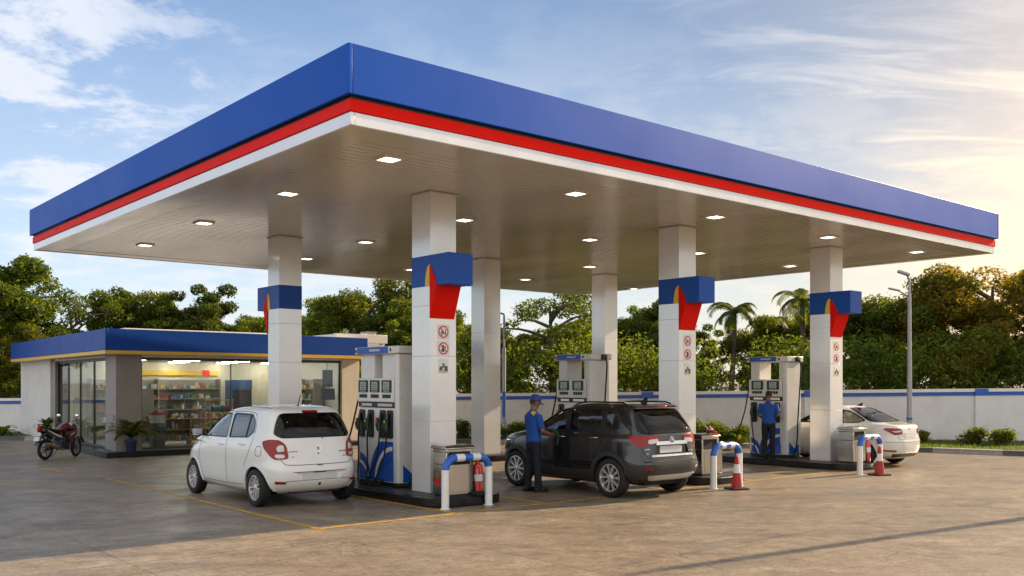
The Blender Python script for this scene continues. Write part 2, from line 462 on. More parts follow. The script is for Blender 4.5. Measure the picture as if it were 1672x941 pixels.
def worn_paint(name, col):
    m = bpy.data.materials.new(name); m.use_nodes = True
    nt = m.node_tree; b = nt.nodes['Principled BSDF']; L = nt.links.new
    out = nt.nodes['Material Output']
    tc = nd(nt, 'ShaderNodeTexCoord'); n = nd(nt, 'ShaderNodeTexNoise'); n.inputs['Scale'].default_value = 7; n.inputs['Detail'].default_value = 8; n.inputs['Roughness'].default_value = .75
    L(tc.outputs['Object'], n.inputs['Vector'])
    r = nd(nt, 'ShaderNodeMapRange'); r.inputs[1].default_value = .46; r.inputs[2].default_value = .68; r.inputs[3].default_value = .95; r.inputs[4].default_value = .12
    L(n.outputs['Fac'], r.inputs[0])
    b.inputs['Base Color'].default_value = rgba(col); b.inputs['Roughness'].default_value = .7
    tr = nd(nt, 'ShaderNodeBsdfTransparent'); mx = nd(nt, 'ShaderNodeMixShader')
    L(r.outputs[0], mx.inputs[0]); L(tr.outputs[0], mx.inputs[1]); L(b.outputs[0], mx.inputs[2]); L(mx.outputs[0], out.inputs[0])
    return m
m_line = worn_paint('worn_yellow_line', (.62,.34,.03))
def G(px, py):      # ground point seen at a pixel of the photograph (1672 wide)
    d = CAM_H*1559/(py-625)
    return Vector(((px-836)/1559*d, d, 0))
def line(a, b, w, z=.004):
    t = (b-a).normalized(); n = Vector((-t.y, t.x, 0))*w/2
    mb.add([(p.x, p.y, z) for p in (a-n, b-n, b+n, a+n)], [(0,1,2,3)])
mb = MB()
cor = G(520,864)
e2 = cor + V*15.5
line(cor - V*.05, e2, .08)
line(cor, cor + U*9, .085)
line(cor + V*2.35, cor + V*2.35 + U*8.5, .09)
line(cor + V*4.2, cor + V*4.2 + U*8, .09, .008)
line(cor + V*7.3, cor + V*7.3 + U*8, .09, .008)
line(cor + V*9.9, cor + V*9.9 + U*8, .09, .008)
line(cor + V*12.6 , cor + V*12.6 + U*8, .09, .008)
line(cor + V*15.5 , cor + V*15.5 + U*8, .09, .008)
line(G(0,793), G(60,787), .16); line(G(70,765), G(103,771), .13)
o = mb.build('lane_marking', m_line, recalc=False); tag(o, 'thin worn yellow bay lines painted on the forecourt', 'marking', kind='structure')

# ------------------------------------------------------------------ canopy
HC = 5.2
CC = Vector((-2.0, 11.83, 0)); LU, LV = 14.84, 18.3
can = empty('canopy', CC, ROT, 'wide flat forecourt roof edged in blue, red and white bands over the pumps', 'canopy')
# local frame: x = -U, y = V ; canopy spans x in [-LU, 0], y in [0, LV]
def ring(mb, out, z0, z1, t=.06):
    x0, x1, y0, y1 = -LU-out, out, -out, LV+out
    mb.box((x0, y0, z0), (x1, y0+t, z1)); mb.box((x0, y1-t, z0), (x1, y1, z1))
    mb.box((x1-t, y0+t, z0), (x1, y1-t, z1)); mb.box((x0, y0+t, z0), (x0+t, y1-t, z1))
m_ceil = mat('ceiling_strip', (.60,.56,.49), .18, var=.10, scale=.5, spec=.7, rvar=.4, bump=.35, bscale=1.6, stretch=(.35,1,1))
mb = MB()
bd = .55
x0, x1, y0, y1 = -LU+bd, -bd, bd, LV-bd
pit = .17
n = int((x1-x0)/pit); pit = (x1-x0)/n
vs = []; fs = []
for i in range(n):
    a = x0 + i*pit
    for (dx, z) in ((0, .05), (.016, 0), (pit-.016, 0), (pit, .05)):
        vs.append((a+dx, y0, HC+.02+z)); vs.append((a+dx, y1, HC+.02+z))
for i in range(n*4-1):
    fs.append((2*i, 2*i+1, 2*i+3, 2*i+2))
mb.add(vs, fs)
for a, b in (((-LU+.05,.05,HC+.012),(-.05,bd,HC+.05)), ((-LU+.05,LV-bd,HC+.012),(-.05,LV-.05,HC+.05)), ((x1,bd,HC+.012),(-.05,LV-bd,HC+.05)), ((-LU+.05,bd,HC+.012),(x0,LV-bd,HC+.05))):
    mb.box(a, b)
mb.box((-LU+.05,.05,HC+.07), (-.05,LV-.05,HC+.12))
mb.build('ceiling', m_ceil, can)
mb = MB(); ring(mb, 0, HC, HC+.165); mb.build('white_band', m_white, can, bevel=.008)
mb = MB(); ring(mb, .02, HC+.168, HC+.322); mb.build('red_band', m_red, can, bevel=.008)
mb = MB(); ring(mb, .0, HC+.325, HC+.36); mb.build('shadow_gap', m_dark, can)
m_fascia = mat('blue_fascia', (.001,.080,.46), .45, var=.05, scale=.5, spec=.16)
mb = MB(); ring(mb, .075, HC+.36, HC+.985)
mb.build('blue_fascia', m_fascia, can, bevel=.01)
mb = MB(); mb.box((-LU+.1, .1, HC+.75), (-.1, LV-.1, HC+.80)); mb.build('roof', m_galv, can)
m_lamp = emis('lamp_lens', (1.0,.94,.80), 3)
lampspots = []
def HP(px, py, z):   # point at height z seen at a pixel
    d = (z-CAM_H)*1559/(625-py)
    return Vector(((px-836)/1559*d, d, z))
for (px, py) in ((635,261),(470,317),(333,365),(237,401),(758,360),(940,317),(597,396),(1168,355),(1352,388),(1497,412),(963,392),(500,423),(963,436),(1140,414),(1290,435),(858,457),(1036,472),(672,441)):
    p = HP(px, py, HC) - CC
    lampspots.append((-p.dot(U), p.dot(V)))
proto = None
for (x, y) in lampspots:
    if proto is None:
        mb = MB()
        s, t = .165, .13
        for q in (((-s,-s),(s,-t)), ((-s,t),(s,s)), ((-s,-t),(-t,t)), ((t,-t),(s,t))):
            mb.box((q[0][0], q[0][1], -.022), (q[1][0], q[1][1], .02))
        f = mb.build('lamp', m_white2, can)
        mb = MB(); mb.box((-t+.001,-t+.001,-.012), (t-.001,t-.001,.015)); mb.build('lens', m_lamp, f)
        proto = f
    else:
        f = copy_tree(proto, can)
    f.location = (x, y, HC+.016)

# ------------------------------------------------------------------ columns
CS = .54
colnear = {1: (-1.37,16.0), 2: (-5.08,20.84), 3: (3.41,19.5), 4: (-.716,24.6), 5: (7.5,22.5), 6: (2.74,28.2)}
def CP(k, u, v, z=0):
    p = Vector((*colnear[k], 0)) + U*u + V*v
    p.z = z
    return p
m_signw = mat('sign_white', (.78,.78,.77), .4, var=.03)
m_signr = mat('sign_red', (.62,.02,.02), .4, var=.05)
m_signk = mat('sign_ink', (.03,.03,.04), .5, var=.1)
m_pic1 = mat('notice_blue', (.04,.09,.25), .5, var=.3, scale=30)
m_pic2 = mat('notice_yellow', (.60,.50,.12), .5, var=.3, scale=30)
m_pic3 = mat('notice_green', (.12,.20,.06), .5, var=.4, scale=40)
def XY(x):   # map prism coords (a, b, h) -> on the +x face at plane x: a along y, b along z
    return lambda p: Vector((x+p.z, p.x, p.y))
def disc(r, n=28, c=(0,0)): return [(c[0]+r*math.cos(2*PI*i/n), c[1]+r*math.sin(2*PI*i/n)) for i in range(n)]
def prohibition(parent, z, kind):
    h = CS/2
    mb = MB()
    mb.prism(rounded_poly([(-.125,-.135),(.125,-.135),(.125,.125),(-.125,.125)], .02), .001, .004, 0, XY(h))
    mb.prism(disc(.105), .0042, .006, 1, XY(h)); mb.prism(disc(.083), .0062, .0075, 0, XY(h))
    K = lambda pts: mb.prism([(a, b) for a, b in pts], .0077, .009, 2, XY(h))
    if kind == 0:     # cigarette with smoke
        K([(-.06,-.03),(.03,-.03),(.03,-.008),(-.06,-.008)]); K([(.036,-.03),(.055,-.03),(.055,-.008),(.036,-.008)])
        K([(.03,.0),(.045,.0),(.06,.03),(.05,.05),(.035,.045),(.043,.03)]); K([(-.05,.0),(-.01,.0),(-.005,.02),(-.04,.025)])
        K(disc(.016, 10, (-.035,-.05)))
    else:             # handset
        K([(-.03,-.06),(.012,-.06),(.012,.055),(-.03,.055)]); K([(.02,.0),(.05,.0),(.05,.03),(.02,.03)]); K([(-.055,-.055),(-.036,-.055),(-.036,-.02),(-.055,-.02)])
    q = .0905; w = .009
    c45 = math.cos(R(45))
    mb.prism([(-q*c45-w*c45, q*c45-w*c45), (q*c45-w*c45, -q*c45-w*c45), (q*c45+w*c45, -q*c45+w*c45), (-q*c45+w*c45, q*c45+w*c45)], .0092, .0105, 1, XY(h))
    mb.build('prohibition_sign', [m_signw, m_signr, m_signk], parent, loc=(0, 0, z), recalc=True)
def column(k, label, emblem=0, signs=False):
    c = CP(k, CS/2, CS/2)
    t = empty('support_column', c, ROT, label, 'column', 'white columns holding up the canopy')
    h = CS/2
    mb = MB(); zb = 0.0 if k in () else .15
    z = zb
    for z2 in (1.35, 2.45, 3.3, HC+.02):   # cladding panels with fine joints
        mb.box((-h,-h,z), (h,h,z2-.004)); mb.box((-h+.006,-h+.006,z2-.004), (h-.006,h-.006,z2)); z = z2
    sh = mb.build('shaft', m_white, t, bevel=.006)
    mb = MB(); mb.box((-h-.03,-h-.03,HC-.005), (h+.03,h+.03,HC+.012)); mb.build('collar', m_ceil, t)
    if emblem:
        s = emblem   # +1 sticks out towards +x (the front), -1 towards -x
        z0, z1 = 3.62, 4.14
        mb = MB()
        e = .006
        ya = -h-e
        xs = sorted((s*(h+.52), -s*(h+e)))
        # sleeve round the shaft + box sticking out
        mb.box((-h-e, -h-e, z0), (h+e, h+e, z1))
        a, b = sorted((s*(h+e+.001), s*(h+.52)))
        mb.box((a, -h-e, z0), (b, h-.04, z1))
        mb.build('blue_box', m_blue, t, bevel=.006)
        # red leaf: flat curved tip on the side of the box, wedge below it
        prof = [(h, 3.97), (h+.07, 3.90), (h+.13, 3.80), (h+.175, 3.70), (h+.20, z0)]
        mb = MB()
        tip = [(s*x, z) for x, z in prof] + [(s*h, z0)]
        mb.prism(tip, 0, .02, 0, lambda p: Vector((p.x, -h-e-.012+p.z, p.y)))
        wedge = [(h+e, z0-.001), (h+.20, z0-.001), (h+e+.004, 3.08), (h+e, 3.08)]
        mb.prism([(s*x, z) for x, z in wedge], 0, CS-.03, 0, lambda p: Vector((p.x, -h-e-.012+p.z, p.y)))
        mb.build('red_wedge', m_red, t)
        mb = MB()
        qy = [(-s*0, 0)]
        arc = [(s*(h-.13*math.cos(i/8*PI/2)*1.0), z0+.002+.36*math.sin(i/8*PI/2)) for i in range(9)]
        mb.prism([(s*(h-.001), z0+.002)] + arc, 0, .012, 0, lambda p: Vector((p.x, -h-e-.010+p.z, p.y)))
        mb.build('yellow_leaf', m_yellow, t)
    if signs:
        prohibition(t, 2.86, 0); prohibition(t, 2.58, 1)
        mb = MB()
        mb.prism(rounded_poly([(-.10,-.125),(.10,-.125),(.10,.125),(-.10,.125)], .02), .001, .004, 0, XY(h))
        mb.prism([(-.088,-.11),(.088,-.11),(.088,-.05),(-.088,-.035)], .0045, .006, 2, XY(h))
        mb.prism([(-.085,-.075),(-.03,-.07),(-.03,-.01),(-.08,-.005)], .0062, .0072, 1, XY(h))
        mb.prism([(.025,-.08),(.085,-.085),(.085,.0),(.035,.005)], .0062, .0072, 1, XY(h))
        mb.prism([(-.03,-.03),(.03,-.03),(.02,.05),(-.02,.05)], .0066, .008, 3, XY(h))
        mb.build('notice', [m_signw, m_pic1, m_pic2, m_pic3], t, loc=(0,0,2.28))
    return t
column(1, 'white column nearest the camera carrying a blue and red emblem, beside the tallest pump', 1, True)
column(2, 'white column behind the white hatchback with its emblem facing the shop', -1)
column(3, 'white column behind the rear of the dark SUV with emblem and two prohibition signs', 1, True)
column(4, 'plain white column standing just right of the nearest column, no emblem', 0)
column(5, 'white column with emblem in front of the white sedan', 1, True)
column(6, 'plain white column rising behind the pump beyond the dark SUV', 0)

# ------------------------------------------------------------------ islands
m_kerb = mat('black_kerb_paint', (.007,.007,.007), .3, var=.3, scale=9, dirt=((.07,.06,.05), 4, .35), spec=.3)
m_itop = mat('island_top', (.035,.033,.031), .5, var=.25, scale=6)
def island(k, u0, u1, v0, v1, label):
    t = empty('pump_island', CP(k, 0, 0), ROT, label, 'island', 'raised islands under the canopy')
    poly = rounded_poly([(-u1, v0), (-u0, v0), (-u0, v1), (-u1, v1)], [.3, .55, .55, .3], 8)
    mb = MB(); mb.prism(poly, 0, .145); mb.build('kerb', m_kerb, t, bevel=.02)
    cx, cy_ = -(u0+u1)/2, (v0+v1)/2
    ins = [(cx+(x-cx)*(1-.14/(u1-u0)*2), cy_+(y-cy_)*(1-.14/(v1-v0)*2)) for x, y in poly]
    mb = MB(); mb.prism(ins, .1, .149); mb.build('top_slab', m_itop, t)
island(1, -.85, 3.2, -.50, 1.05, 'black kerbed island of the nearest pump')
island(3, -1.05, 4.3, -.50, 1.05, 'black kerbed island half hidden behind the dark SUV')
island(5, -.85, 3.3, -.62, .80, 'black kerbed island in front of the white sedan')
island(2, -.5, 2.6, -.45, 1.0, 'black kerbed island hidden behind the white hatchback')
island(4, -.5, 2.6, -.45, 1.0, 'black kerbed island under the plain column by the SUV bonnet')
island(6, -.5, 2.6, -.45, 1.0, 'black kerbed island under the farthest plain column')

# ------------------------------------------------------------------ boundary wall, verge, kerb
WA, WB = Vector((-24, 36.9, 0)), Vector((26, 29.4, 0))
WD = (WB-WA).normalized(); WN = Vector((WD.y, -WD.x, 0))   # WN points to the camera
wl = (WB-WA).length
def wall_h(x): return 1.63 + .0115*x
m_wall = mat('wall_plaster', (.70,.69,.66), .75, var=.07, scale=1.2, dirt=((.40,.35,.28), .9, .55), bump=.2, bscale=30)
H0, H1 = wall_h(WA.x), wall_h(WB.x)
def wq(mb, s0, s1, ya, yb, z0, z1, slot=None):   # z <= 0 counts down from the sloping top
    def g(s, z): return z if z >= 0 else (H0+(H1-H0)*s/wl) + z
    vs = [(s0,ya,g(s0,z0)),(s1,ya,g(s1,z0)),(s1,yb,g(s1,z0)),(s0,yb,g(s0,z0)),(s0,ya,g(s0,z1)),(s1,ya,g(s1,z1)),(s1,yb,g(s1,z1)),(s0,yb,g(s0,z1))]
    mb.add(vs, [(0,3,2,1),(4,5,6,7),(0,1,5,4),(1,2,6,5),(2,3,7,6),(3,0,4,7)], slot)
for sa, sb, lb in ((0, 5.75, 'short white boundary wall with blue stripe left of the shop'), (17.0, wl, 'long white plastered boundary wall with a blue stripe behind the pumps')):
    bw = empty('boundary_wall', WA, math.atan2(WD.y, WD.x), lb, 'wall', 'boundary walls round the station')
    mb = MB(); wq(mb, sa, sb, -.08, .12, 0, -.22); mb.build('wall_panel', m_wall, bw)
    mb = MB(); wq(mb, sa, sb, -.10, .14, -.219, -.101); mb.build('blue_stripe', m_bluep, bw)
    mb = MB(); wq(mb, sa, sb, -.13, .17, -.10, -.001); mb.build('coping', m_white2, bw)
    s = 2.2
    while s < sb:
        if s > sa + .3:
            mb = MB(); wq(mb, s-.2, s+.2, -.17, -.08, 0, -.225); wq(mb, s-.2, s+.2, -.18, -.101, -.224, -.002, 1)
            mb.build('pier', [m_wall, m_bluep], bw, bevel=.006)
        s += 5.35
# grass verge: kerb curves towards the camera on the right
m_grassb = mat('verge_soil', (.06,.075,.025), .9, var=.4, scale=3)
KP = [Vector(p) for p in ((-24,33.6,0),(-14,32.8,0),(-8,32.6,0),(-3,31.6,0),(2,30.6,0),(7,29.2,0),(10.2,28.3,0),(11.9,27.4,0),(14.1,25.9,0),(18,23.4,0),(26,19.5,0))]
KS = smooth_path(KP, 5)
mb = MB()
vs = []; fs = []
for i, p in enumerate(KS):
    s = (p-WA).dot(WD); q = WA + WD*max(0, s) + WN*.06
    if i == len(KS)-1: q = WB + Vector((4, 0, 0))
    vs += [(p.x, p.y, .10), (q.x, q.y, .13)]
for i in range(len(KS)-1): fs.append((2*i, 2*i+2, 2*i+3, 2*i+1))
mb.add(vs, fs); o = mb.build('verge', m_grassb); tag(o, 'planted verge between the kerb and the boundary wall', 'verge', kind='structure')
m_ka = mat('kerb_concrete', (.33,.31,.28), .8, var=.2, scale=8, bump=.3); m_kb = mat('kerb_dark', (.10,.10,.105), .8, var=.25, scale=8, bump=.3)
mb = MB()
KS2 = smooth_path(KP, 14)
acc = 0; bi = 0; st = 0
def kerbseg(p, q, slot):
    t = (q-p).normalized(); n = Vector((t.y, -t.x, 0))
    mb.add([p, q, q-n*.18, p-n*.18, p+Vector((0,0,.13))-n*.02, q+Vector((0,0,.13))-n*.02, q-n*.18+Vector((0,0,.14)), p-n*.18+Vector((0,0,.14))], [(0,1,5,4),(4,5,6,7),(6,2,3,7),(0,4,7,3),(1,2,6,5)], slot)
for i in range(len(KS2)-1):
    p, q = KS2[i], KS2[i+1]
    acc += (q-p).length
    kerbseg(p, q, 0 if int(acc/.9) % 3 != 1 else 1)
o = mb.build('kerb', [m_ka, m_kb]); tag(o, 'concrete kerb with alternating grey and dark blocks along the verge', 'kerb', kind='structure')
# ------------------------------------------------------------------ cars
def slices(prof, nz, ncorner, inset=None, zr=None, npts=26, clip=None):
    """prof rows: z, xr, xf, w ; returns verts/faces of a closed body made of rounded horizontal slices"""
    a = np.array(prof, float)
    zs = []
    for i in range(len(a)-1):
        k = max(1, int(round((a[i+1,0]-a[i,0])/nz)))
        k = max(k, 2)
        zs += [a[i,0] + (a[i+1,0]-a[i,0])*j/k for j in range(k)]
    zs.append(a[-1,0]); zs = np.array(zs)
    if zr is not None: zs = zs[(zs >= zr[0]) & (zs <= zr[1])]
    xr = pchip(a[:,0], a[:,1], zs); xf = pchip(a[:,0], a[:,2], zs); w = pchip(a[:,0], a[:,3], zs)
    vs = []
    def quad(x0, xm, w, n):
        th = np.linspace(0, PI/2, 600)
        X = xm + (x0-xm)*np.cos(th)**(2/n); Y = w*np.sin(th)**(2/n)
        s = np.concatenate([[0], np.cumsum(np.hypot(np.diff(X), np.diff(Y)))])
        q = np.linspace(0, s[-1], npts)
        return np.interp(q, s, X), np.interp(q, s, Y)
    for z, r, f, ww in zip(zs, xr, xf, w):
        if inset:
            r = r + inset[0]; f = f - inset[1]; ww = ww - inset[2]
        if clip: r = max(r, clip[0]); f = min(f, clip[1])
        nr, nf = ncorner(z)
        xm = (r+f)/2
        Xr, Yr = quad(r, xm, ww, nr); Xf, Yf = quad(f, xm, ww, nf)
        half = list(zip(Xr, Yr)) + list(zip(Xf[::-1], Yf[::-1]))[1:]
        loop = half + [(x, -y) for x, y in half[::-1]][1:-1]
        vs.append([(x, y, z) for x, y in loop])
    m = len(vs[0]); k = len(vs)
    fs = [(i*m+j, i*m+(j+1) % m, (i+1)*m+(j+1) % m, (i+1)*m+j) for i in range(k-1) for j in range(m)]
    fl = [v for s in vs for v in s]
    # caps as strips (top and bottom)
    hm = m//2
    for i, flip in ((0, True), (k-1, False)):
        b = i*m
        for j in range(1, hm):
            q = (b+j, b+j+1, b+(m-j-1) % m, b+(m-j) % m) if j+1 < hm else (b+j, b+j+1, b+(m-j) % m)
            fs.append(tuple(reversed(q)) if flip else q)
        t = (b, b+1, b+m-1)
        fs.append(tuple(reversed(t)) if flip else t)
    return fl, fs

class Surf:
    """projects outlines onto a body surface"""
    def __init__(s, v, f):
        s.t = BVHTree.FromPolygons([Vector(p) for p in v], f)
    def hit(s, d, e1, q, far=5):
        o = e1*q[0] + Vector((0,0,q[1])) - d*far
        h = s.t.ray_cast(o, d)
        return h[0], h[1]
    def patch(s, mb, poly, az, off=.003, thick=.012, grid=.05, slot=None, mirror=False, lo=None):
        """poly in (e1, z) seen along the horizontal direction az (degrees; the ray travels that way)"""
        d = Vector((math.cos(R(az)), math.sin(R(az)), 0)); e1 = Vector((-d.y, d.x, 0))
        P = [Vector(p) for p in poly]
        # densify outline
        out = []
        for i in range(len(P)):
            a, b = P[i], P[(i+1) % len(P)]
            k = max(1, int((b-a).length/grid))
            out += [a.lerp(b, j/k) for j in range(k)]
        n = len(out)
        xs = [p.x for p in out]; ys = [p.y for p in out]
        pts = list(out)
        def inside(x, y):
            c = False
            for i in range(n):
                a, b = out[i], out[i-1]
                if (a.y > y) != (b.y > y) and x < (b.x-a.x)*(y-a.y)/(b.y-a.y)+a.x: c = not c
            return c
        gx = min(xs)+grid*.6
        while gx < max(xs):
            gy = min(ys)+grid*.6
            while gy < max(ys):
                if inside(gx, gy) and min((Vector((gx,gy))-p).length for p in out) > grid*.45: pts.append(Vector((gx, gy)))
                gy += grid
            gx += grid
        r = delaunay_2d_cdt(pts, [(i, (i+1) % n) for i in range(n)], [], 1, 1e-5)
        vv, ff = r[0], r[2]
        V3 = []
        for p in vv:
            h, nn = s.hit(d, e1, p)
            if h is None:
                q = e1*p.x + Vector((0,0,p.y))
                h, nn, _, _ = s.t.find_nearest(q - d*1.0)
            if nn.dot(d) > 0: nn = -nn
            V3.append((h, nn))
        top = [h+nn*off for h, nn in V3]; bot = [h+nn*(off-thick) for h, nn in V3]
        fs = []
        for f in ff:
            a, b, c = (top[f[0]], top[f[1]], top[f[2]])
            fs.append(tuple(f) if (b-a).cross(c-a).dot(d) < 0 else tuple(reversed(f)))
        # border edges -> skirt
        ec = {}
        for f in fs:
            for i in range(len(f)):
                e = (f[i], f[(i+1) % len(f)]); ec[e] = 1
        k = len(top)
        sk = [(b, a, a+k, b+k) for (a, b) in ec if (b, a) not in ec]
        allv = top + bot
        mb.add(allv, fs + sk, slot)
        if mirror:
            mv = [Vector((p.x, -p.y, p.z)) for p in allv]
            mb.add(mv, [tuple(reversed(f)) for f in fs + sk], slot)
    def strip(s, mb, pts, w, az, off=.0035, slot=None, mirror=False, closed=False, grid=.03, smooth=0, thick=.006):
        P = [Vector(p) for p in pts]
        if smooth: P = [Vector((q.x, q.y)) for q in smooth_path([(p.x, p.y, 0) for p in P], smooth)]
        d = Vector((math.cos(R(az)), math.sin(R(az)), 0)); e1 = Vector((-d.y, d.x, 0))
        Q = []
        for i in range(len(P)-1):
            k = max(1, int((P[i+1]-P[i]).length/grid)); Q += [P[i].lerp(P[i+1], j/k) for j in range(k)]
        Q.append(P[-1])
        rows = []
        for i, p in enumerate(Q):
            t = (Q[min(i+1, len(Q)-1)]-Q[max(i-1, 0)]).normalized(); nn = Vector((-t.y, t.x))*w/2
            row = []
            for q in (p-nn, p+nn):
                h, no = s.hit(d, e1, q)
                if h is None: h, no, _, _ = s.t.find_nearest(e1*q.x+Vector((0,0,q.y))-d*1.0)
                if no.dot(d) > 0: no = -no
                row.append(h+no*off)
            rows.append(row)
        vs = [p for r_ in rows for p in r_]
        fs = [(2*i, 2*i+1, 2*i+3, 2*i+2) for i in range(len(rows)-1)]
        a, b, c = vs[0], vs[1], vs[3]
        if (b-a).cross(c-a).dot(d) > 0: fs = [tuple(reversed(f)) for f in fs]
        mb.add(vs, fs, slot)
        if mirror: mb.add([Vector((p.x, -p.y, p.z)) for p in vs], [tuple(reversed(f)) for f in fs], slot)

def carpaint(name, col, rough=.3, metal=0.0, coat=1.0, dirt=.12):
    m = mat(name, col, rough, metal, var=.03, scale=1.5, coat=coat, dirt=((.28,.24,.19), 3.5, dirt))
    return m
m_cw = carpaint('pearl_white_paint', (.76,.75,.71), .3)
m_cg = carpaint('charcoal_metallic_paint', (.014,.014,.015), .24, .4)
m_cs = carpaint('white_sedan_paint', (.70,.68,.63), .33)
m_clad = mat('black_cladding', (.022,.022,.023), .55, var=.15, scale=12)
m_gap = mat('panel_gap', (.008,.008,.008), .8)
m_frit = mat('window_frit', (.006,.006,.006), .6, spec=.08)
m_cglass = glass('tinted_car_glass', (.66,.72,.68), 1.55, gain=1.6)
m_rglass = glass('dark_rear_glass', (.46,.50,.46), 1.5, gain=.75)
m_tail = mat('tail_lamp_red', (.26,.003,.002), .2, coat=.35, var=.12, scale=18, spec=.3)
m_tailc = mat('tail_lamp_clear', (.50,.48,.47), .15, .3, coat=.6, var=.08, scale=30)
m_seat = mat('seat_fabric', (.035,.034,.033), .85, var=.2, scale=40)
m_inter = mat('cabin_trim', (.06,.058,.055), .8, var=.1)
m_plate = mat('blank_plate', (.56,.57,.57), .4, var=.03)
m_rim = mat('alloy_rim', (.68,.67,.64), .3, .65, var=.06, scale=15)
m_well = mat('wheel_well', (.010,.010,.010), .9)
m_shoe = mat('brake_disc', (.16,.15,.14), .5, .7)

def make_wheel(parent, r, width, x, y, spokes=10, pair=False, rs=.68):
    """wheel with its outer side towards sign(y)"""
    sg = 1 if y > 0 else -1
    w = empty('wheel', (x, y, r)); w.parent = parent
    M = Matrix.Rotation(R(-90*sg), 4, 'X')   # local z -> outward
    rr = r*rs
    mb = MB()
    hw = width/2
    prof = [(rr-.005,-hw*.8),(rr+.01,-hw*.97),(r*.90,-hw),(r*.965,-hw*.86),(r*.995,-hw*.6),(r,-hw*.25),(r,hw*.25),(r*.995,hw*.6),(r*.965,hw*.86),(r*.90,hw),(rr+.012,hw*.97),(rr-.004,hw*.80)]
    mb.lathe(prof, 48, 0, M, False)
    for gz in (-.35, 0, .35):   # tread grooves
        mb.lathe([(r*1.0008, hw*gz-.004), (r*1.0012, hw*gz+.004)], 48, 1, M, False)
    mb.build('tyre', [m_rubber, m_gap], w, smooth=38)
    mb = MB()
    mb.lathe([(rr*.985,-hw*.8),(rr*1.0,hw*.62),(rr*1.01,hw*.84),(rr*.955,hw*.86),(rr*.925,hw*.60),(rr*.90,-hw*.7)], 48, 0, M, False)
    mb.lathe([(rr*.92, -hw*.05), (.0001, -hw*.02)], 32, 1, M)
    mb.lathe([(rr*.60, hw*.02), (rr*.60, hw*.08), (.0001, hw*.08)], 32, 2, M)
    zf = hw*.62
    for i in range(spokes):
        a0 = 2*PI*i/spokes + (0.16 if (pair and i % 2) else (-.16 if pair else 0))*1.2
        a = 2*PI*i/spokes
        d0 = Vector((math.cos(a0), math.sin(a0), 0)); d1 = Vector((math.cos(a), math.sin(a), 0))
        p0 = d0*rr*.20; p1 = d1*rr*.94
        t = (p1-p0).normalized(); nrm = Vector((-t.y, t.x, 0))
        w0, w1 = rr*.060, rr*.085
        zz0, zz1 = zf*1.0, zf*.98
        pts = [p0-nrm*w0, p0+nrm*w0, p1+nrm*w1, p1-nrm*w1]
        vs = [M @ Vector((p.x, p.y, zz0 if i_ < 2 else zz1)) for i_, p in enumerate(pts)] + [M @ Vector((p.x, p.y, zf*.4)) for p in pts]
        mid0 = (p0)*1; 
        mb.add(vs, [(0,1,2,3),(0,4,5,1),(1,5,6,2),(2,6,7,3),(3,7,4,0)], 0)
    mb.lathe([(rr*.26, zf*.5),(rr*.26, zf*1.0),(rr*.2, zf*1.12),(rr*.0001, zf*1.15)], 24, 0, M)
    for i in range(5):
        a = 2*PI*i/5+.3; mb.lathe([(rr*.03, zf*1.13),(rr*.03, zf*1.17),(.0001, zf*1.17)], 8, 1, M @ Matrix.Translation((math.cos(a)*rr*.155, math.sin(a)*rr*.155, 0)))
    mb.build('rim', [m_rim, m_well, m_shoe], w, smooth=35)
    return w

def cut(o, cutter_mb, mats):
    """boolean difference; cut faces take the cutter's material"""
    me = cutter_mb.mesh('cut')
    bm = bmesh.new(); bm.from_mesh(me); bmesh.ops.recalc_face_normals(bm, faces=bm.faces); bm.to_mesh(me); bm.free()
    c = bpy.data.objects.new('cutter', me); COL.objects.link(c); c.parent = o.parent
    for m in mats: me.materials.append(m)
    md = o.modifiers.new('cut', 'BOOLEAN'); md.object = c; md.operation = 'DIFFERENCE'; md.solver = 'EXACT'
    try: md.material_mode = 'TRANSFER'
    except Exception: pass
    applied(o)
    bpy.data.objects.remove(c)

def join(o, mb, m):
    me = o.data; k = len(me.materials); me.materials.append(m)
    bm = bmesh.new(); bm.from_mesh(me)
    vs = [bm.verts.new(p) for p in mb.v]
    for f in mb.f:
        q = bm.faces.new([vs[i] for i in f]); q.material_index = k
    bm.to_mesh(me); bm.free()

def top_z(sf, x, y):
    h = sf.t.ray_cast(Vector((x, y, 5)), Vector((0, 0, -1)))[0]
    return h.z if h is not None else 1.5

def yz(poly):  # mirror a half outline (y>=0) to a full one
    return poly + [(-y, z) for y, z in reversed(poly)]

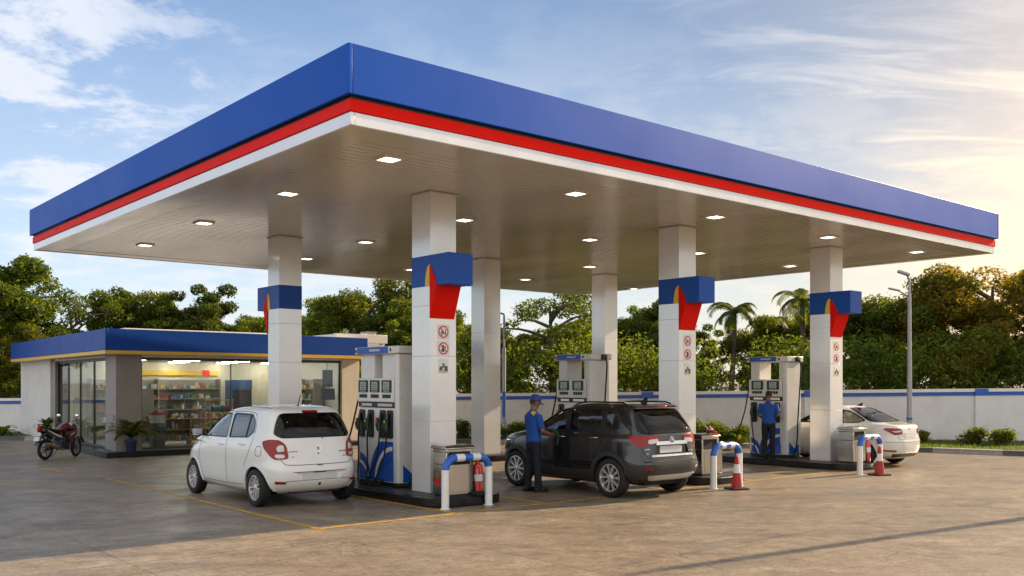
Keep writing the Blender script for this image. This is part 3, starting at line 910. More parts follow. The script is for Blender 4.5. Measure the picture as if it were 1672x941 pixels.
def make_car(name, loc, rz, spec, label, scale=1.0):
    t = empty(name, loc, rz, label, 'car', 'cars being refuelled')
    t.scale = (scale,)*3
    S = spec
    v, f = slices(S['prof'], .05, S['corner'])
    sf = Surf(v, f)
    paint = S['paint']
    mb = MB(); mb.add(v, f)
    me = mb.mesh('body')
    bm = bmesh.new(); bm.from_mesh(me); bmesh.ops.recalc_face_normals(bm, faces=bm.faces); bm.to_mesh(me); bm.free()
    body = link('body', me, [paint, m_inter, m_well], t)
    xr_, xf_, wr = S['axles'][0], S['axles'][1], S['wheel_r']
    W = max(p[3] for p in S['prof'])
    # wheel arches
    for x in (xr_, xf_):
        for sg in (1, -1):
            c = MB()
            M = Matrix.Translation((x, sg*(W-.28), wr*S.get('arch_z', 1.0))) @ Matrix.Rotation(R(-90*sg), 4, 'X')
            c.lathe([(S['arch_r'], 0), (S['arch_r'], .6)], 40, 0, M)
            cut(body, c, [m_well])
    # cabin hollow
    zr = S['cabin_z']
    cv, cf_ = slices(S['prof'], .06, S['corner'], inset=(.09, .06, .07), zr=zr, npts=12, clip=S['cabin_x'])
    # keep the hollow out of the engine bay and off the tail
    c = MB(); c.add(cv, cf_); cut(body, c, [m_inter])
    # window openings
    for poly in S['side_windows']:
        c = MB(); c.prism(poly, -3, 3, 0, lambda p: Vector((p.x, p.z, p.y))); cut(body, c, [m_gap])
    c = MB(); c.prism(S['rear_opening'], -4, S['cabin_x'][0]+.6, 0, lambda p: Vector((p.z, p.x, p.y))); cut(body, c, [m_gap])
    c = MB(); c.prism(S['windscreen'], -.12, 4, 0, lambda p: Vector((p.z, p.x, p.y))); cut(body, c, [m_gap])
    if 'recess' in S:
        c = MB(); c.prism(S['recess'][0], -4, S['recess'][1], 0, lambda p: Vector((p.z, p.x, p.y))); cut(body, c, [paint])
    body.data.polygons.foreach_set('use_smooth', [True]*len(body.data.polygons))
    body.data.set_sharp_from_angle(angle=R(32))
    # ---- glass
    for poly in S['side_windows']:
        for sg, az in ((1, -90), (-1, 90)):
            mb = MB(); sf.patch(mb, [(x if sg > 0 else -x, z) for x, z in poly], az, -.006, .004, .10)
            mb.build('side_window', m_cglass, t, smooth=60)
    mb = MB(); sf.patch(mb, [(-y, z) for y, z in S['rear_glass']], 0, .010, .004, .06)
    mb.build('rear_window', m_rglass, t, smooth=60)
    q = [(-y, z) for y, z in S['rear_glass']]; cx_ = sum(a for a, b in q)/len(q); cz_ = sum(b for a, b in q)/len(q)
    q = [(a*.945, cz_+(b-cz_)*.90) for a, b in q]
    mb = MB(); sf.strip(mb, q + [q[0]], .055, 0, off=.004); mb.build('window_frit', m_frit, t, smooth=60)
    mb = MB(); sf.patch(mb, [(y, z) for y, z in S['windscreen']], 180, -.006, .004, .10)
    mb.build('windscreen', m_cglass, t, smooth=60)
    # ---- panel gaps
    mb = MB()
    for ln, w_ in S['side_lines']: sf.strip(mb, ln, w_, -90, mirror=True, smooth=4)
    for ln, w_ in S['rear_lines']: sf.strip(mb, [(-y, z) for y, z in ln], w_, 0, smooth=4)
    join(body, mb, m_gap)
    # window surround trim
    for poly in S['side_trim']:
        for sg in (1, -1):
            mb = MB(); sf.strip(mb, [(x*sg, z) for x, z in poly + [poly[0]]], .022, -90*sg, off=.003); mb.build('window_trim', m_black, t)
    for poly in S.get('pillar', []):
        for sg in (1, -1):
            mb = MB(); sf.patch(mb, [(x*sg, z) for x, z in poly], -90*sg, .0025, .006, .08); mb.build('pillar_trim', m_black, t, smooth=60)
    # cladding
    if 'clad' in S:
        for az, poly, mir in S['clad']:
            for sg in ((1, -1) if mir else (1,)):
                mb = MB(); sf.patch(mb, [(a*sg, b) for a, b in poly], az*sg, .012, .03, .05); mb.build('cladding', m_clad, t, smooth=50)
        for x in (xr_, xf_):
            arc = []
            r1, r2 = S['arch_r']-.004, S['arch_r']+.075
            a0, a1 = -8, 188
            for i in range(25): a = R(a0+(a1-a0)*i/24); arc.append((x+r2*math.cos(a), wr+r2*math.sin(a)))
            for i in range(25): a = R(a1-(a1-a0)*i/24); arc.append((x+r1*math.cos(a), wr+r1*math.sin(a)))
            arc = [(a_, max(b_, S['prof'][0][0]+.05)) for a_, b_ in arc]
            for sg in (1, -1):
                mb = MB(); sf.patch(mb, [(a*sg, b) for a, b in arc], -90*sg, .014, .04, .04); mb.build('wheel_arch', m_clad, t, smooth=50)
    else:
        for x in (xr_, xf_):
            arc = []
            r1, r2 = S['arch_r']-.003, S['arch_r']+.030
            for i in range(25): a = R(-5+190*i/24); arc.append((x+r2*math.cos(a), wr+r2*math.sin(a)))
            for i in range(25): a = R(185-190*i/24); arc.append((x+r1*math.cos(a), wr+r1*math.sin(a)))
            arc = [(a_, max(b_, S['prof'][0][0]+.06)) for a_, b_ in arc]
            for sg in (1, -1):
                mb = MB(); sf.patch(mb, [(a*sg, b) for a, b in arc], -90*sg, .010, .03, .04); mb.build('wheel_arch', paint, t, smooth=50)
    # ---- lamps
    for sg in (1, -1):
        mb = MB()
        for az, poly, slot in S['tail']:
            poly = rounded_poly(poly, .045 if slot == 0 else .02)
            if sg > 0: sf.patch(mb, poly, az, .010 + .004*slot, .03, .04, slot)
            else: sf.patch(mb, [(-a, b) for a, b in poly], -az, .010 + .004*slot, .03, .04, slot)
        mb.build('tail_lamp', [m_tail, m_tailc, m_chrome], t, smooth=50)
        mb = MB(); 
        az, poly = S['head']
        sf.patch(mb, poly if sg > 0 else [(-a, b) for a, b in poly], az if sg > 0 else -az, .006, .02, .05)
        mb.build('headlight', m_tailc, t, smooth=50)
    for poly in S['reflectors']:
        for sg in (1, -1):
            mb = MB(); sf.patch(mb, [(-y*sg, z) for y, z in poly], 0, .020, .03, .05); mb.build('bumper_reflector', m_tail, t)
    y0, z0 = S['stop_lamp']
    if 'spoiler' not in S: mb = MB(); sf.patch(mb, [(-y0, z0-.014), (y0, z0-.014), (y0, z0+.014), (-y0, z0+.014)], 0, .016, .03, .05); mb.build('stop_lamp', m_tail, t)
    # ---- plate
    if 'recess' in S:
        (hw_, z0_, z1_, xx_) = S['plate']
        mb = MB(); mb.prism(rounded_poly(yz([(hw_, z1_), (hw_, z0_)]), .012), xx_-.008, xx_+.002, 0, lambda p: Vector((p.z, p.x, p.y))); mb.build('number_plate', m_plate, t)
        mb = MB(); mb.prism([(.10,z1_+.008),(-.10,z1_+.008),(-.10,z1_+.02),(.10,z1_+.02)], xx_-.02, xx_, 0, lambda p: Vector((p.z, p.x, p.y))); mb.build('plate_lamp', m_black, t)
    for poly, m_, off, nm in S['rear_patches']:
        mb = MB(); sf.patch(mb, [(-y, z) for y, z in poly], 0, off, off+.01, .06); mb.build(nm, m_, t, smooth=50)
    # ---- handles
    for (x, z, m_) in S['handles']:
        for sg in (1, -1):
            h, n = sf.hit(Vector((0,-1,0)), Vector((1,0,0)), (x, z))
            mb = MB()
            c = Vector((h.x, h.y*sg, h.z))
            oy = .022*sg
            mb.tube([c+Vector((.095,-.004*sg,0)), c+Vector((.075,oy,.002)), c+Vector((-.075,oy,.004)), c+Vector((-.095,-.004*sg,.002))], [(.013,.009)]*4, 8)
            mb.build('door_handle', m_, t, smooth=60)
    # ---- mirrors
    x, z, ml = S['mirror']
    for sg in (1, -1):
        h, n = sf.hit(Vector((0,-1,0)), Vector((1,0,0)), (x, z))
        c = Vector((h.x, h.y*sg, h.z))
        e = empty('side_mirror', c); e.parent = t
        mb = MB(); mb.tube([Vector((.02,-.03*sg,-.02)), Vector((.02,.08*sg,.02))], [(.05,.02)]*2, 8)
        mb.ball((.045, .155*sg, .055), (.065, .105, .075), 16, 10)
        mb.build('shell', ml, e, smooth=60)
        mb = MB(); mb.prism(rounded_poly([(-.085,-.055),(.085,-.055),(.085,.055),(-.085,.055)], .03), 0, .006, 0, lambda p: Vector((-.022-p.z, .155*sg+p.x, .055+p.y))); mb.build('mirror_glass', m_chrome, e)
    # ---- cabin
    xs0, xs1, zs = S['seats']
    for (x, ys, wd, nm) in ((xs1, (.36, -.36), .48, 'front_seat'), (xs0, (0,), 1.16, 'rear_seat')):
        for y in ys:
            mb = MB()
            B = lambda c, sz, rot=None: mb.cbox(c, sz, None, rot)
            B((x+.18, y, zs), (.52, wd, .18)); B((x-.14, y, zs+.34), (.16, wd*.94, .62), (0, R(-14), 0))
            hs = (y,) if wd < .6 else (y-.36, y+.36)
            st = mb.build(nm, m_seat, t, bevel=.05, smooth=60, seg=3)
            for hy in hs:
                mb = MB(); mb.ball((x-.25, hy, zs+.72), (.06, .125, .12), 14, 10); mb.build('headrest', m_seat, st, smooth=80)
    mb = MB()
    dx = S['dash']
    mb.prism([(dx-.28, zs-.1), (dx+.2, zs-.1), (dx+.30, zs+.40), (dx-.18, zs+.36)], -.66, .66, 0, lambda p: Vector((p.x, p.z, p.y)))
    mb.build('dashboard', m_inter, t, bevel=.03)
    mb = MB()
    ring_ = [Vector((dx-.36+.06*math.sin(a), -.36+.185*math.cos(a), zs+.40+.175*math.sin(a))) for a in [2*PI*i/24 for i in range(25)]]
    mb.tube(ring_, .016, 8, caps=False); mb.tube([ring_[0], ring_[12]], .018, 6); mb.tube([(dx-.36, -.36, zs+.4), (dx-.15, -.36, zs+.3)], .03, 8)
    mb.build('steering_wheel', m_black, t, smooth=60)
    # ---- wheels
    for x in (xr_, xf_):
        for sg in (1, -1):
            make_wheel(t, wr, S['tyre_w'], x, sg*(W-S['tyre_w']/2-.012), S['spokes'], S.get('pair', False), S.get('rs', .68))
    # ---- underside, exhaust
    mb = MB(); mb.cbox((0, 0, S['prof'][0][0]+.02), (abs(xr_)+xf_-.1, 1.2, .1)); mb.tube([(xr_, -W+.25, wr), (xr_, W-.25, wr)], .06, 10)
    mb.tube([(xr_-.2, -.42, .24), (xr_-.62*abs(S['prof'][4][1]-xr_), -.42, .235), ], .028, 10)
    mb.cbox((xr_-.28, 0, .27), (.3, .9, .12))
    mb.build('underbody', m_well, t)
    return t, sf, paint

# ---------------------------------------------------------------- white hatchback
hp = [(.20,-1.58,1.58,.70),(.26,-1.74,1.74,.775),(.36,-1.835,1.84,.815),(.50,-1.875,1.88,.832),(.60,-1.875,1.88,.838),(.68,-1.83,1.85,.840),(.76,-1.805,1.78,.842),(.84,-1.790,1.66,.840),(.92,-1.775,1.47,.833),(.985,-1.76,1.24,.818),
      (1.03,-1.745,1.08,.802),(1.10,-1.725,.94,.780),(1.20,-1.685,.77,.748),(1.30,-1.635,.59,.714),(1.40,-1.570,.38,.678),(1.46,-1.515,.21,.648),(1.50,-1.455,.05,.616),(1.53,-1.36,-.13,.562),(1.553,-1.20,-.34,.466),(1.568,-1.0,-.58,.32),(1.574,-.88,-.70,.14)]
rwin = rounded_poly(yz([(.52,1.445),(.60,1.30),(.655,1.13),(.60,1.085)]), .07)
hatch = dict(paint=m_cw, prof=hp, corner=lambda z: (5.2, 4.2) if z < .95 else (5.0, 6.5), axles=(-1.24, 1.18), wheel_r=.293, arch_r=.338, tyre_w=.175,
    cabin_z=(.45, 1.52), cabin_x=(-1.62, .95), spokes=12, pair=True, rs=.67,
    side_windows=[rounded_poly([(.90,1.035),(-.19,1.045),(-.13,1.430),(.20,1.42),(.50,1.27)], [.03,.03,.04,.06,.15]),
                  rounded_poly([(-.28,1.048),(-.98,1.075),(-1.12,1.17),(-1.06,1.33),(-.90,1.425),(-.23,1.43)], [.03,.04,.05,.08,.06,.04])],
    side_trim=[rounded_poly([(.90,1.035),(-.19,1.045),(-.13,1.430),(.20,1.42),(.50,1.27)], [.03,.03,.04,.06,.15]),
               rounded_poly([(-.28,1.048),(-.98,1.075),(-1.12,1.17),(-1.06,1.33),(-.90,1.425),(-.23,1.43)], [.03,.04,.05,.08,.06,.04])],
    pillar=[[(-.86,1.075),(-.885,1.075),(-.865,1.42),(-.84,1.425)], [(.70,1.04),(.675,1.04),(.60,1.15),(.625,1.16)]],
    rear_opening=rounded_poly(yz([(.49,1.425),(.57,1.29),(.62,1.145),(.58,1.110)]), .06), rear_glass=rwin,
    windscreen=rounded_poly(yz([(.54,1.44),(.62,1.25),(.66,1.06)]), .05),
    side_lines=[([(.76,1.03),(.84,.90),(.84,.60),(.76,.38),(.68,.30)],.007), ([(-.235,1.04),(-.25,.80),(-.24,.31)],.007), ([(-.235,1.05),(-.18,1.43)],.007),
                ([(-1.14,1.16),(-1.12,.95),(-.98,.72),(-.90,.62)],.007), ([(.66,.305),(-.24,.305),(-.84,.32)],.007), ([(-1.16,1.15),(-1.10,1.32),(-.95,1.45),(-.2,1.46),(.22,1.445),(.53,1.29),(.84,1.05)],.008),
                ([(-1.30,.94),(-1.40,.94),(-1.42,.86),(-1.39,.80),(-1.29,.80),(-1.27,.86),(-1.30,.94)],.007)],
    rear_lines=[([(.655,.98),(.625,.80),(.58,.70),(.50,.665),(0,.66),(-.50,.665),(-.58,.70),(-.625,.80),(-.655,.98)],.008), ([(-.46,.555),(.46,.555)],.008), ([(-.66,.365),(-.5,.42),(.5,.42),(.66,.365)],.007)],
    tail=[(-45, [(-.905,.760),(-.70,.745),(-.62,.80),(-.50,.92),(-.455,1.02),(-.60,1.055),(-.76,1.045),(-.855,.97),(-.885,.86)], 0),
          (-45, [(-.85,.775),(-.75,.77),(-.70,.79),(-.71,.83),(-.84,.83)], 1), (-45, rounded_poly([(-.84,.875),(-.745,.865),(-.715,.93),(-.76,.97),(-.82,.965)], .02), 1)],
    head=(-135, [(.70,.62),(1.02,.66),(.98,.82),(.72,.86)]), reflectors=[[(.56,.385),(.68,.385),(.68,.42),(.56,.415)]], stop_lamp=(.13,1.468),
    recess=(rounded_poly(yz([(.42,.555),(.345,.41)]), .03), -1.838), plate=(.30,.425,.53,-1.842),
    rear_patches=[
                  (disc(.042, 24, (0,.905)), m_chrome, .008, 'emblem'), (disc(.030, 24, (0,.905)), m_dark, .0105, 'emblem_disc'), ([(-.022,.912),(0,.890),(.022,.912),(.022,.921),(0,.900),(-.022,.921)], m_chrome, .013, 'emblem_mark'), (disc(.012, 12, (0,.825)), m_black, .006, 'lock'), (yz([(.05,.655),(.05,.64)]), m_chrome, .012, 'latch'),
                  ([(-.022,.375),(.022,.375),(.022,.335),(-.022,.335)], m_gap, .004, 'tow_cover')],
    handles=[(-.06,.925,m_cw), (-.83,.955,m_cw)], mirror=(.74,1.045,m_black), seats=(-.98,.02,.55), dash=.62)
RZ = math.atan2(U.y, U.x)
hc = (G(418,824)+G(560,817))/2 + U*1.24
white_hatch, sfh, _ = make_car('hatchback', (hc.x, hc.y, 0), RZ, hatch, 'white five door hatchback seen from behind, left of the nearest pump', 1.035)
def marks(sf, t, spots, name, m_):
    """small raised badge strokes, too fine to read in the photograph"""
    for (y, z, n, h, w) in spots:
        mb = MB(); rg = random.Random(n)
        for i in range(n):
            yy = y - i*w
            a = rg.choice((0, 1, 2))
            if a == 0: P = [(yy, z), (yy-w*.3, z), (yy-w*.3, z+h), (yy, z+h)]
            elif a == 1: P = [(yy, z+h*.6), (yy-w*.75, z+h*.6), (yy-w*.75, z+h), (yy, z+h)]
            else: P = [(yy, z), (yy-w*.75, z), (yy-w*.75, z+h*.4), (yy, z+h*.4)]
            sf.patch(mb, [(-q[0], q[1]) for q in P], 0, .006, .008, .05)
            if a: sf.patch(mb, [(-q[0], q[1]) for q in ((yy-w*.2, z), (yy-w*.45, z), (yy-w*.45, z+h), (yy-w*.2, z+h))], 0, .0065, .008, .05)
        mb.build(name, m_, t)
marks(sfh, white_hatch, [(.53,.84,8,.018,.022), (.49,.765,3,.016,.02), (-.36,.86,7,.016,.020), (-.42,.775,2,.02,.024)], 'badge', m_dark)
def extra(t, sf, wiper, ant, paint, spoiler=None):
    (y0, z0), (y1, z1) = wiper
    h0, n0 = sf.hit(Vector((1,0,0)), Vector((0,1,0)), (y0, z0)); h1, n1 = sf.hit(Vector((1,0,0)), Vector((0,1,0)), (y1, z1))
    mb = MB(); mb.tube([h0+n0*.02, h0+n0*.045, h1+n1*.03], [.018,.012,.006], 8); mb.tube([h1+n1*.02+(h0-h1)*-.25, h1+n1*.02+(h0-h1)*.45], .007, 6); mb.ball(h0+n0*.02, .024)
    mb.build('rear_wiper', m_black, t, smooth=60)
    mb = MB()
    (ax, az_, al) = ant
    if al > .12: mb.tube([(ax,0,az_-.01),(ax-al*.45,0,az_+al)], [.010,.005], 6); mb.ball((ax,0,az_), (.035,.02,.012))
    else: mb.prism([(ax+.09,az_-.01),(ax-.07,az_-.01),(ax-.09,az_+al),(ax-.05,az_+al)], -.015, .015, 0, lambda p: Vector((p.x, p.z, p.y)))
    mb.build('antenna', m_black, t, smooth=40)
extra(white_hatch, sfh, ((-.10,1.06),(-.02,1.17)), (-1.12,1.56,.18), m_cw)
mb = MB()
for sg in (1,-1):
    mb = MB(); mb.tube([(x, sg*.53, top_z(sfh, x, sg*.53)) for x in np.linspace(-.05,-1.25,9)], .008, 6)
    mb.build('roof_moulding', m_gap, white_hatch)

# ---------------------------------------------------------------- dark SUV
sp = [(.24,-1.62,1.66,.70),(.31,-1.80,1.84,.82),(.42,-1.915,1.93,.872),(.56,-1.965,1.965,.890),(.64,-1.955,1.97,.893),(.72,-1.925,1.965,.894),(.82,-1.905,1.945,.895),(.92,-1.892,1.89,.893),(1.00,-1.882,1.70,.890),(1.03,-1.876,1.52,.884),(1.07,-1.868,1.28,.862),
      (1.12,-1.848,1.08,.840),(1.20,-1.805,.90,.818),(1.30,-1.735,.70,.790),(1.40,-1.655,.49,.760),(1.50,-1.565,.25,.728),(1.555,-1.51,.02,.70),(1.59,-1.465,-.12,.672),(1.615,-1.40,-.28,.62),(1.635,-1.28,-.46,.52),(1.648,-1.12,-.66,.36),(1.654,-.95,-.80,.16)]
suvrw = rounded_poly(yz([(.56,1.53),(.665,1.34),(.72,1.155),(.60,1.12)]), .06)
suv = dict(paint=m_cg, spoiler=True, prof=sp, corner=lambda z: (6.6, 4.6) if z < 1.03 else (6.4, 6.5), axles=(-1.23, 1.27), wheel_r=.345, arch_r=.385, tyre_w=.21,
    cabin_z=(.5, 1.60), cabin_x=(-1.75, 1.0), spokes=10, pair=True, rs=.70,
    side_windows=[rounded_poly([(.80,1.125),(-.10,1.13),(-.06,1.52),(.13,1.515),(.46,1.34)], [.03,.03,.04,.08,.15]),
                  rounded_poly([(-.20,1.13),(-.96,1.14),(-.98,1.50),(-.90,1.525),(-.16,1.525)], [.03,.03,.05,.04,.04]),
                  rounded_poly([(-1.07,1.145),(-1.42,1.20),(-1.40,1.33),(-1.22,1.49),(-1.07,1.50)], [.03,.06,.08,.06,.04])],
    side_trim=[rounded_poly([(.80,1.125),(-.10,1.13),(-.06,1.52),(.13,1.515),(.46,1.34)], [.03,.03,.04,.08,.15]),
                  rounded_poly([(-.20,1.13),(-.96,1.14),(-.98,1.50),(-.90,1.525),(-.16,1.525)], [.03,.03,.05,.04,.04])],
    pillar=[[(-.10,1.13),(-.20,1.13),(-.16,1.52),(-.06,1.52)], [(-.975,1.145),(-1.06,1.15),(-1.06,1.50),(-.985,1.505)]],
    rear_opening=rounded_poly(yz([(.53,1.51),(.63,1.335),(.68,1.175),(.59,1.145)]), .05), rear_glass=suvrw,
    windscreen=rounded_poly(yz([(.58,1.54),(.66,1.34),(.72,1.14)]), .05),
    side_lines=[([(.74,1.11),(.88,.98),(.86,.70),(.78,.45),(.70,.40)],.007), ([(-.155,1.12),(-.17,.85),(-.16,.42)],.007), ([(-1.02,1.14),(-1.05,.98),(-.94,.80),(-.86,.70)],.007), ([(-.15,1.13),(-.11,1.53)],.007), ([(-1.03,1.14),(-1.03,1.52)],.007),
                ([(.92,1.00),(.3,1.015),(-.6,1.02),(-1.25,1.03)],.006)],
    rear_lines=[([(.715,1.0),(.70,.86),(.62,.73),(.50,.70),(0,.695),(-.50,.70),(-.62,.73),(-.70,.86),(-.715,1.0)],.008), ([(-.70,.645),(0,.65),(.70,.645)],.02)],
    clad=[(-90, [(.88,.30),(.88,.45),(-.84,.46),(-.84,.30)], True), (0, rounded_poly(yz([(.80,.60),(.62,.56),(.60,.36)]), .03), False), (-45, [(-.92,.36),(-.60,.34),(-.52,.42),(-.50,.58),(-.90,.60)], True)],
    tail=[(-45, [(-1.11,.985),(-1.09,1.075),(-.86,1.09),(-.64,1.095),(-.54,1.08),(-.62,.985),(-.72,.915),(-.80,.895),(-.92,.94)], 0),
          (-45, [(-1.09,.965),(-.92,.945),(-.90,.99),(-.92,1.02),(-1.08,1.03)], 1)],
    head=(-135, [(.66,.80),(1.02,.84),(.98,.98),(.64,1.02)]), reflectors=[[(.56,.515),(.70,.515),(.70,.55),(.56,.545)]], stop_lamp=(.11,1.555),
    recess=(rounded_poly(yz([(.40,.925),(.46,.765)]), .03), -1.872), plate=(.29,.785,.905,-1.876),
    rear_patches=[
                  (rounded_poly(yz([(.40,.985),(.41,.925)]), .02), m_chrome, .020, 'chrome_bar'), (rounded_poly(yz([(.52,.76),(.54,.725)]), .012), m_galv, .010, 'tailgate_lip'), (rounded_poly(yz([(.62,.42),(.54,.335)]), .02), m_galv, .022, 'skid_plate'),
                  (disc(.058, 24, (0,1.0)), m_chrome, .026, 'emblem'), (disc(.044, 24, (0,1.0)), m_cg, .028, 'emblem_disc'), ([(-.026,1.0),(0,.985),(.026,1.0),(0,1.03)], m_chrome, .030, 'emblem_mark')],
    handles=[(-.02,1.015,m_chrome), (-.86,1.03,m_chrome)], mirror=(.70,1.135,m_cg), seats=(-1.02,.06,.66), dash=.66)
sc_ = (G(992,811)+G(1105,803))/2 + U*1.23
dark_suv, sfs, _ = make_car('suv', (sc_.x, sc_.y, 0), RZ, suv, 'dark grey SUV with roof rails seen from behind, an attendant at its door')
marks(sfs, dark_suv, [(.58,.80,7,.018,.022), (-.56,.85,4,.018,.022), (-.60,.775,2,.018,.022)], 'badge', m_chrome)
extra(dark_suv, sfs, ((-.14,1.16),(.16,1.165)), (-1.25,1.64,.10), m_cg)
for sg in (1,-1):
    mb = MB(); xs = np.linspace(.0, -1.5, 21)
    mb.tube([(x, sg*(.60-.03*abs(x+.7)), top_z(sfs, x, sg*.60) + .045*min(1, min(i, 20-i)/2.5) - .012) for i, x in enumerate(xs)], [(.020,.014)]*21, 8)
    mb.build('roof_rail', m_black, dark_suv, smooth=60)
mb = MB()
mb.prism([(-1.20,1.644),(-1.48,1.622),(-1.66,1.588),(-1.68,1.562),(-1.50,1.545)], -.56, .56, 0, lambda p: Vector((p.x + .10*(p.z/.56)**2*(1 if p.x < -1.5 else 0), p.z, p.y - .02*(p.z/.56)**2)))
mb.build('roof_spoiler', m_cg, dark_suv, bevel=.012, smooth=40)
mb = MB(); mb.cbox((-1.672, 0, 1.577), (.03, .24, .022)); mb.build('stop_lamp', m_tail, dark_suv, bevel=.004)
# ---------------------------------------------------------------- white sedan
dp = [(.20,-1.95,1.95,.70),(.27,-2.10,2.12,.80),(.38,-2.175,2.20,.845),(.52,-2.20,2.225,.862),(.62,-2.20,2.225,.868),(.70,-2.175,2.20,.870),(.78,-2.16,2.12,.870),(.86,-2.155,1.90,.866),(.92,-2.15,1.62,.858),(.965,-2.135,1.35,.846),
      (1.00,-2.11,1.12,.832),(1.025,-2.06,.98,.818),(1.045,-1.94,.88,.803),(1.065,-1.78,.80,.790),(1.10,-1.58,.70,.768),(1.18,-1.36,.52,.732),(1.27,-1.14,.33,.694),(1.36,-.92,.12,.652),(1.42,-.74,-.06,.612),(1.455,-.62,-.20,.55),(1.475,-.54,-.28,.44),(1.485,-.48,-.34,.26),(1.489,-.44,-.38,.1)]
dp = [(z, xr+.11*max(0,min(1,(-1.3-xr)/.5)), xf, w) for z, xr, xf, w in dp]
sedan = dict(paint=m_cs, prof=dp, corner=lambda z: (4.6, 4.2) if z < 1.0 else (4.6, 6.0), axles=(-1.24, 1.32), wheel_r=.315, arch_r=.355, tyre_w=.19,
    cabin_z=(.45, 1.45), cabin_x=(-1.5, .95), spokes=10, pair=True, rs=.68,
    side_windows=[rounded_poly([(.66,1.045),(-.22,1.05),(-.17,1.385),(-.02,1.38),(.28,1.24)], [.03,.03,.04,.06,.15]),
                  rounded_poly([(-.30,1.05),(-1.08,1.07),(-1.26,1.12),(-1.12,1.20),(-.80,1.36),(-.26,1.39)], [.03,.03,.04,.08,.12,.04])],
    side_trim=[rounded_poly([(.66,1.045),(-.22,1.05),(-.17,1.385),(-.02,1.38),(.28,1.24)], [.03,.03,.04,.06,.15]),
               rounded_poly([(-.30,1.05),(-1.08,1.07),(-1.26,1.12),(-1.12,1.20),(-.80,1.36),(-.26,1.39)], [.03,.03,.04,.08,.12,.04])],
    pillar=[[(-.22,1.05),(-.30,1.05),(-.26,1.385),(-.17,1.385)]],
    rear_opening=rounded_poly(yz([(.47,1.40),(.58,1.27),(.64,1.11)]), .05), rear_glass=rounded_poly(yz([(.50,1.415),(.60,1.28),(.665,1.095)]), .05),
    windscreen=rounded_poly(yz([(.50,1.41),(.60,1.25),(.68,1.06)]), .05),
    side_lines=[([(.62,1.04),(.78,.90),(.78,.60),(.70,.34)],.007), ([(-.255,1.045),(-.27,.8),(-.26,.33)],.007), ([(-1.14,1.08),(-1.14,.95),(-1.0,.75),(-.92,.66)],.007)],
    rear_lines=[([(.52,.99),(.50,.80),(.46,.69),(0,.68),(-.46,.69),(-.50,.80),(-.52,.99)],.007), ([(-.74,.62),(0,.605),(.74,.62)],.007)],
    tail=[(-45, [(-1.20,.815),(-1.12,.80),(-.96,.79),(-.88,.84),(-.70,.93),(-.76,.96),(-.95,.955),(-1.15,.935)], 0), (-45, [(-1.16,.865),(-.98,.85),(-.88,.88),(-1.12,.90)], 1)],
    head=(-135, [(.80,.62),(1.15,.66),(1.05,.80),(.80,.84)]), reflectors=[[(.56,.385),(.74,.395),(.74,.43),(.56,.42)]], stop_lamp=(.12,1.40),
    rear_patches=[(rounded_poly(yz([(.34,.86),(.30,.705)]), .03), m_cs, .004, 'plate_recess'), (rounded_poly(yz([(.26,.835),(.26,.725)]), .012), m_plate, .012, 'number_plate'), (disc(.04, 20, (0,.935)), m_chrome, .008, 'emblem'),
                  (rounded_poly(yz([(.62,.33),(.56,.25)]), .03), m_clad, .010, 'bumper_insert')],
    handles=[(-.06,.93,m_cs), (-.92,.95,m_cs)], mirror=(.56,1.045,m_cs), seats=(-.52,.28,.47), dash=.60)
dc = (G(1467,762) + V*-.78) + U*1.24 + V*.95 + U*.55
sedan_o, sfd, _ = make_car('sedan', (dc.x, dc.y, 0), RZ, sedan, 'white sedan with sloping rear window, half behind the third front column', .97)
mb = MB(); mb.prism([(-.62,1.47),(-.78,1.46),(-.80,1.55),(-.77,1.55)], -.012, .012, 0, lambda p: Vector((p.x, p.z, p.y))); mb.build('antenna', m_black, sedan_o)
